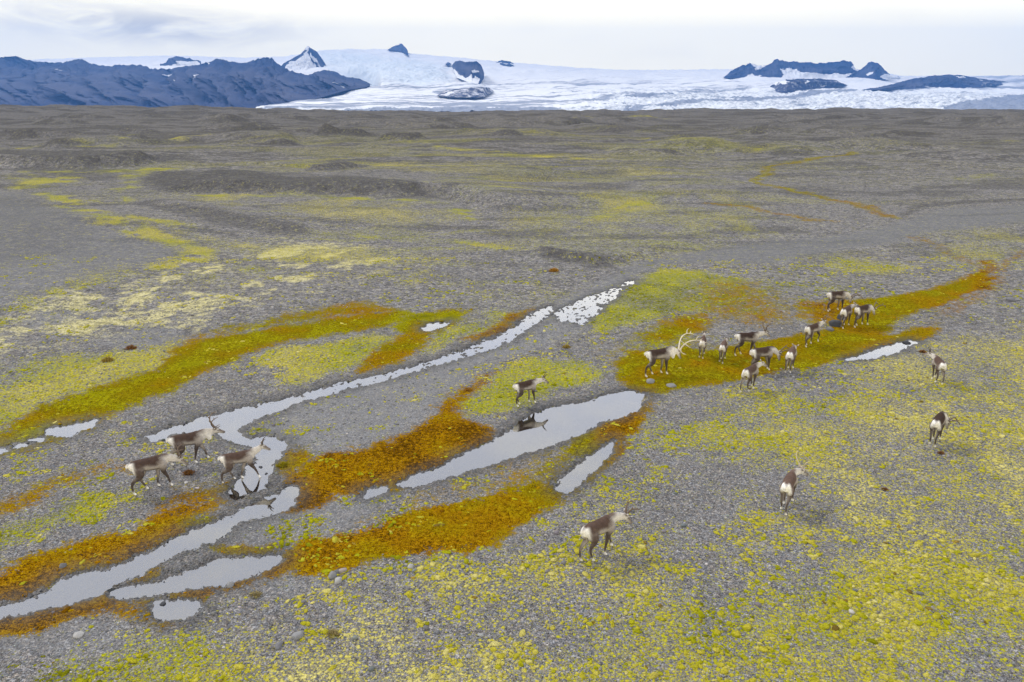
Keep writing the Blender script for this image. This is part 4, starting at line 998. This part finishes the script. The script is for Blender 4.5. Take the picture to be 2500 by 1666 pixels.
        def cl_(V, T_, U_, Sd):
            q = T_ * 6
            if front:
                c_ = lerp(lerp(PALE_, BROWN, .3), LEG, sstep(.8, 2.0, q))
            else:
                c_ = lerp(lerp(BROWN, PALE_, .1), LEG, sstep(1.4, 2.8, q))
            back_ = sstep(-.45, -.56, V[:, 0]) if not front else np.zeros(len(V))
            c_ = lerp(c_, WHITE * .9, back_ * sstep(2.9, 1.4, q))
            inner = sstep(.2, .8, -Sd * sgn) * sstep(3.9, 2.2, q)
            c_ = lerp(c_, PALE_ * 1.2, inner * .8)
            c_ = lerp(c_, WHITE * .95, sstep(3.75, 4.4, q) * sstep(5.95, 5.8, q))
            return lerp(c_, np.array([.10, .085, .07]), sstep(5.8, 5.95, q))
        V, Fc, T_, U_, Sd = tube(Q, Rr, n_, 12); put((V, Fc, T_, U_, Sd), cl_)
    leg(True, -1, legs[0], lift.get(0, 0)); leg(True, 1, legs[1], lift.get(1, 0)); leg(False, -1, legs[2], lift.get(2, 0)); leg(False, 1, legs[3], lift.get(3, 0))
    V = np.vstack(VS); C_ = np.vstack(CS)
    me = bpy.data.meshes.new('tmp'); me.from_pydata(V.tolist(), [], FS); me.update()
    to = bpy.data.objects.new('tmp', me); COL.objects.link(to)
    m_ = to.modifiers.new('r', 'REMESH'); m_.mode = 'VOXEL'; m_.voxel_size = .0125
    m2 = to.modifiers.new('s', 'SMOOTH'); m2.factor = .5; m2.iterations = 4
    dg = bpy.context.evaluated_depsgraph_get(); dg.update()
    out = bpy.data.meshes.new_from_object(to.evaluated_get(dg)); out.name = 'reindeer'
    bpy.data.objects.remove(to); bpy.data.meshes.remove(me)
    kd = KDTree(len(V))
    for i, v in enumerate(V): kd.insert(v, i)
    kd.balance()
    n_ = len(out.vertices); vc = np.empty(n_ * 3, np.float32); out.vertices.foreach_get('co', vc); vc = vc.reshape(-1, 3)
    cc_ = np.ones((n_, 4), np.float32)
    for i in range(n_):
        hit = kd.find_n(vc[i], 5); w_ = np.array([1 / (h[2] + .004) for h in hit]); w_ /= w_.sum()
        cc_[i, :3] = sum(C_[h[1]] * q for h, q in zip(hit, w_))
    at = out.color_attributes.new('tint', 'FLOAT_COLOR', 'POINT'); at.data.foreach_set('color', cc_.ravel())
    out.polygons.foreach_set('use_smooth', np.ones(len(out.polygons), bool)); out.materials.clear(); out.materials.append(mf)
    body = bpy.data.objects.new('reindeer', out); COL.objects.link(body)
    gx, gy = ground(px, py); gx, gy = float(gx), float(gy)
    body.location = (gx, gy, gz(gx, gy) + .018); body.rotation_euler = (0, 0, R(heading)); body.scale = (size * .97,) * 3
    thing(body, label, 'reindeer', 'reindeer of the grazing herd')
    # eyes
    for sgn in (-1, 1):
        c_ = hp0 + hd * .10 + hs * sgn * .060 + hu * .022
        bm = bmesh.new(); bmesh.ops.create_uvsphere(bm, u_segments=10, v_segments=8, radius=.016); bmesh.ops.translate(bm, verts=bm.verts, vec=c_)
        em = bpy.data.meshes.new('eye'); bm.to_mesh(em); bm.free(); em.materials.append(mey)
        eo = bpy.data.objects.new('eye', em); COL.objects.link(eo); eo.parent = body
    # antlers, in head axes (forward, side, up)
    spec = {
     'spike': ([(0, .04, .06), (-.03, .07, .18), (-.03, .10, .30), (.01, .12, .40)], .030, [], (.09, .07, .055)),
     'short': ([(0, .04, .06), (-.03, .08, .14), (-.01, .11, .22)], .02, [], (.08, .06, .05)),
     'medium': ([(0, .045, .06), (-.10, .11, .17), (-.20, .20, .32), (-.20, .27, .47), (-.10, .31, .60), (.02, .31, .68)], .034,
                [[(.0, .05, .09), (.09, .08, .13), (.17, .09, .20)], [(-.21, .25, .40), (-.29, .27, .48), (-.31, .28, .54)], [(-.12, .30, .58), (-.15, .33, .66)]], (.15, .11, .08)),
     'thin': ([(0, .045, .06), (-.12, .13, .16), (-.24, .26, .28), (-.30, .36, .42), (-.28, .42, .56)], .024,
              [[(.0, .05, .09), (.12, .09, .11), (.22, .10, .18)], [(-.02, .05, .1), (.06, .16, .12), (.18, .22, .14)]], (.55, .46, .34)),
     'large': ([(0, .05, .06), (-.14, .13, .20), (-.26, .26, .40), (-.28, .38, .62), (-.18, .46, .84), (-.02, .50, 1.0)], .033,
               [[(.0, .05, .1), (.12, .08, .10), (.24, .07, .15), (.30, .06, .22)], [(-.20, .45, .80), (-.30, .50, .90), (-.32, .52, 1.0)], [(-.10, .48, .93), (-.14, .55, 1.04)], [(-.06, .49, .97), (.06, .56, 1.04), (.10, .58, 1.10)], [(-.24, .24, .37), (-.10, .30, .42), (.02, .30, .46)]], (.74, .66, .54)),
    }.get(antler)
    if spec:
        beam, r0, tines, acol = spec; base = hp0 + hd * .01 + hu * .01; al = R(alift)
        for sgn in (-1, 1):
            V_, F_ = [], []
            for li_, (pts, rr) in enumerate([(beam, r0)] + [(q, r0 * .62) for q in tines]):
                P = []
                for f_, s_v, u_ in pts:
                    f_, s_v, u_ = f_ * asz, .045 + (s_v - .045) * asz, .06 + (u_ - .06) * asz
                    f2, u2 = f_ * math.cos(al) + (u_ - .06) * math.sin(al), .06 + (u_ - .06) * math.cos(al) - f_ * math.sin(al)
                    P.append(base + hd * f2 + hs * (s_v * sgn) + hu * u2)
                rad = [(rr * (1 - .72 * i / (len(P) - 1)),) * 2 for i in range(len(P))]
                v_, fc_, _, _, _ = tube(P, rad, 16, 8, side=hd); o_ = len(V_)
                V_ += [tuple(q) for q in v_]; F_ += [tuple(i + o_ for i in q) for q in fc_]
            am = bpy.data.meshes.new('antler'); am.from_pydata(V_, [], F_); am.update()
            at = am.color_attributes.new('tint', 'FLOAT_COLOR', 'POINT'); at.data.foreach_set('color', np.tile(np.array([*acol, 1], np.float32), len(V_)))
            am.polygons.foreach_set('use_smooth', np.ones(len(am.polygons), bool)); am.materials.append(mant)
            ao = bpy.data.objects.new('antler', am); COL.objects.link(ao); ao.parent = body
    return body

HERD = [
 dict(label='reindeer at far left walking with head lowered, dark back and pale flank', px=377, py=1195, heading=34, size=1.04, neck=(-22, -8), head=(-42, -5), legs=(14, -10, -12, 16), antler='medium', alift=-20, asz=.62),
 dict(label='dark backed reindeer walking behind the leftmost one, tall curved antlers up', px=469, py=1131, heading=28, size=1.04, neck=(8, 0), head=(-22, 0), legs=(-12, 16, 12, -14), antler='medium', alift=-12, ruff=.35),
 dict(label='slim brown reindeer stepping into the stream with short upright spikes', px=589, py=1168, heading=24, size=.95, neck=(32, 0), head=(-28, -10), legs=(22, -18, -14, 14), antler='spike', dark=1.25),
 dict(label='small dark reindeer standing on green cushions above its reflection in the pool', px=1284, py=988, heading=30, size=.93, neck=(6, -8), head=(-32, -8), legs=(8, -5, -6, 8), antler='spike', dark=.8),
 dict(label='large bull with huge white antlers and white neck, head lowered', px=1606, py=916, heading=20, size=1.13, neck=(-14, -4), head=(-62, -4), legs=(4, -6, -14, 14), antler='large', ruff=1.0, mane=1.3, dark=.75, alift=-6, asz=1.0),
 dict(label='small grey reindeer facing away just right of the big antlered bull', px=1713, py=871, heading=71, size=.86, neck=(15, 0), head=(-10, 0), legs=(6, -4, -6, 6), antler='short', dark=1.5),
 dict(label='pale calf facing away, second to the right of the big bull', px=1763, py=882, heading=66, size=.86, neck=(2, -6), head=(-20, 0), legs=(6, -4, -8, 8), antler='short', dark=1.7),
 dict(label='dark reindeer striding right with spreading dark antlers behind the grazing one', px=1821, py=868, heading=10, size=1.04, neck=(10, 0), head=(-30, 0), legs=(-10, 16, -14, 12), antler='medium', dark=.7, alift=-10),
 dict(label='grazing reindeer with muzzle in the moss and one antler pointing right', px=1857, py=907, heading=18, size=1.04, neck=(-38, -16), head=(-72, -8), legs=(4, 8, -8, 4), antler='medium', dark=.9, alift=8),
 dict(label='brown reindeer with white rump walking at the meadow edge, nearest of the middle group', px=1828, py=953, heading=46, size=1.0, neck=(6, -14), head=(-25, -20), legs=(-6, 8, 12, -12), antler='none', dark=1.3),
 dict(label='white legged reindeer seen from behind in front of the right hand pool', px=1927, py=906, heading=60, size=.98, neck=(-10, 0), head=(-45, 0), legs=(3, -4, 4, -4), antler='none', dark=1.7, white=1.1, mane=1.1),
 dict(label='reindeer stepping right with one foreleg raised, between the striding one and the far trio', px=1979, py=844, heading=36, size=1.0, neck=(16, -4), head=(-32, -10), legs=(16, -10, -12, 12), antler='spike', dark=.95, lift={0: .8}),
 dict(label='farthest reindeer, dark backed and grazing with its head hidden', px=2039, py=761, heading=12, size=1.08, neck=(-40, -10), head=(-76, -6), legs=(4, -6, -8, 8), antler='medium', dark=.8, alift=20),
 dict(label='reindeer beside dark wet boulders, back end towards us and head turned right', px=2061, py=799, heading=48, size=1.02, neck=(12, -26), head=(-12, -30), legs=(4, -6, -8, 8), antler='short', dark=1.1),
 dict(label='rightmost of the far trio, grazing with white rump and grey neck', px=2101, py=796, heading=30, size=1.06, neck=(-34, -8), head=(-62, -4), legs=(8, -4, -16, 14), antler='medium', dark=.8, alift=16),
 dict(label='brown reindeer walking away, head turned left, on cushions at right', px=2284, py=932, heading=80, size=.96, neck=(10, 30), head=(-14, 26), legs=(10, -8, -8, 10), antler='spike', dark=1.3),
 dict(label='dark reindeer grazing at far right, rear towards us, muzzle beside its legs', px=2281, py=1082, heading=50, size=1.0, neck=(-50, -50), head=(-78, -16), legs=(6, -6, -4, 8), antler='medium', dark=.7, alift=24, asz=.55),
 dict(label='pale reindeer with long thin straw coloured antlers, white rump towards us', px=1919, py=1238, heading=59, size=1.0, asz=.85, neck=(-4, -32), head=(-32, -16), legs=(10, -12, -10, 12), antler='thin', dark=1.6, white=1.1, mane=1.1, alift=-4),
 dict(label='brown reindeer striding away to the right, nearest at bottom centre', px=1461, py=1357, heading=38, size=1.06, neck=(-8, -14), head=(-48, -12), legs=(-10, 20, 8, -10), antler='medium', dark=1.25, mane=1.05, alift=4, asz=.6),
]
for i, h in enumerate(HERD): reindeer(seed=i, **h)

# ------------------------------------------------------------------ the air
mh, t = material('blue_haze')
pv = t.n('ShaderNodeVolumePrincipled', {'Color': (.13, .37, 1.0, 1), 'Density': 1.05e-4})
t.n('ShaderNodeOutputMaterial', {'Volume': pv.outputs[0]})
bm = bmesh.new(); bmesh.ops.create_cube(bm, size=1)
lo, hi = (-13000, -80, -112), (13000, 9400, 700)
for v in bm.verts: v.co = [l + (h - l) * (c + .5) for l, h, c in zip(lo, hi, v.co)]
me = bpy.data.meshes.new('haze'); bm.to_mesh(me); bm.free(); me.materials.append(mh)
o = bpy.data.objects.new('haze', me); COL.objects.link(o); setting(o, 'stuff')
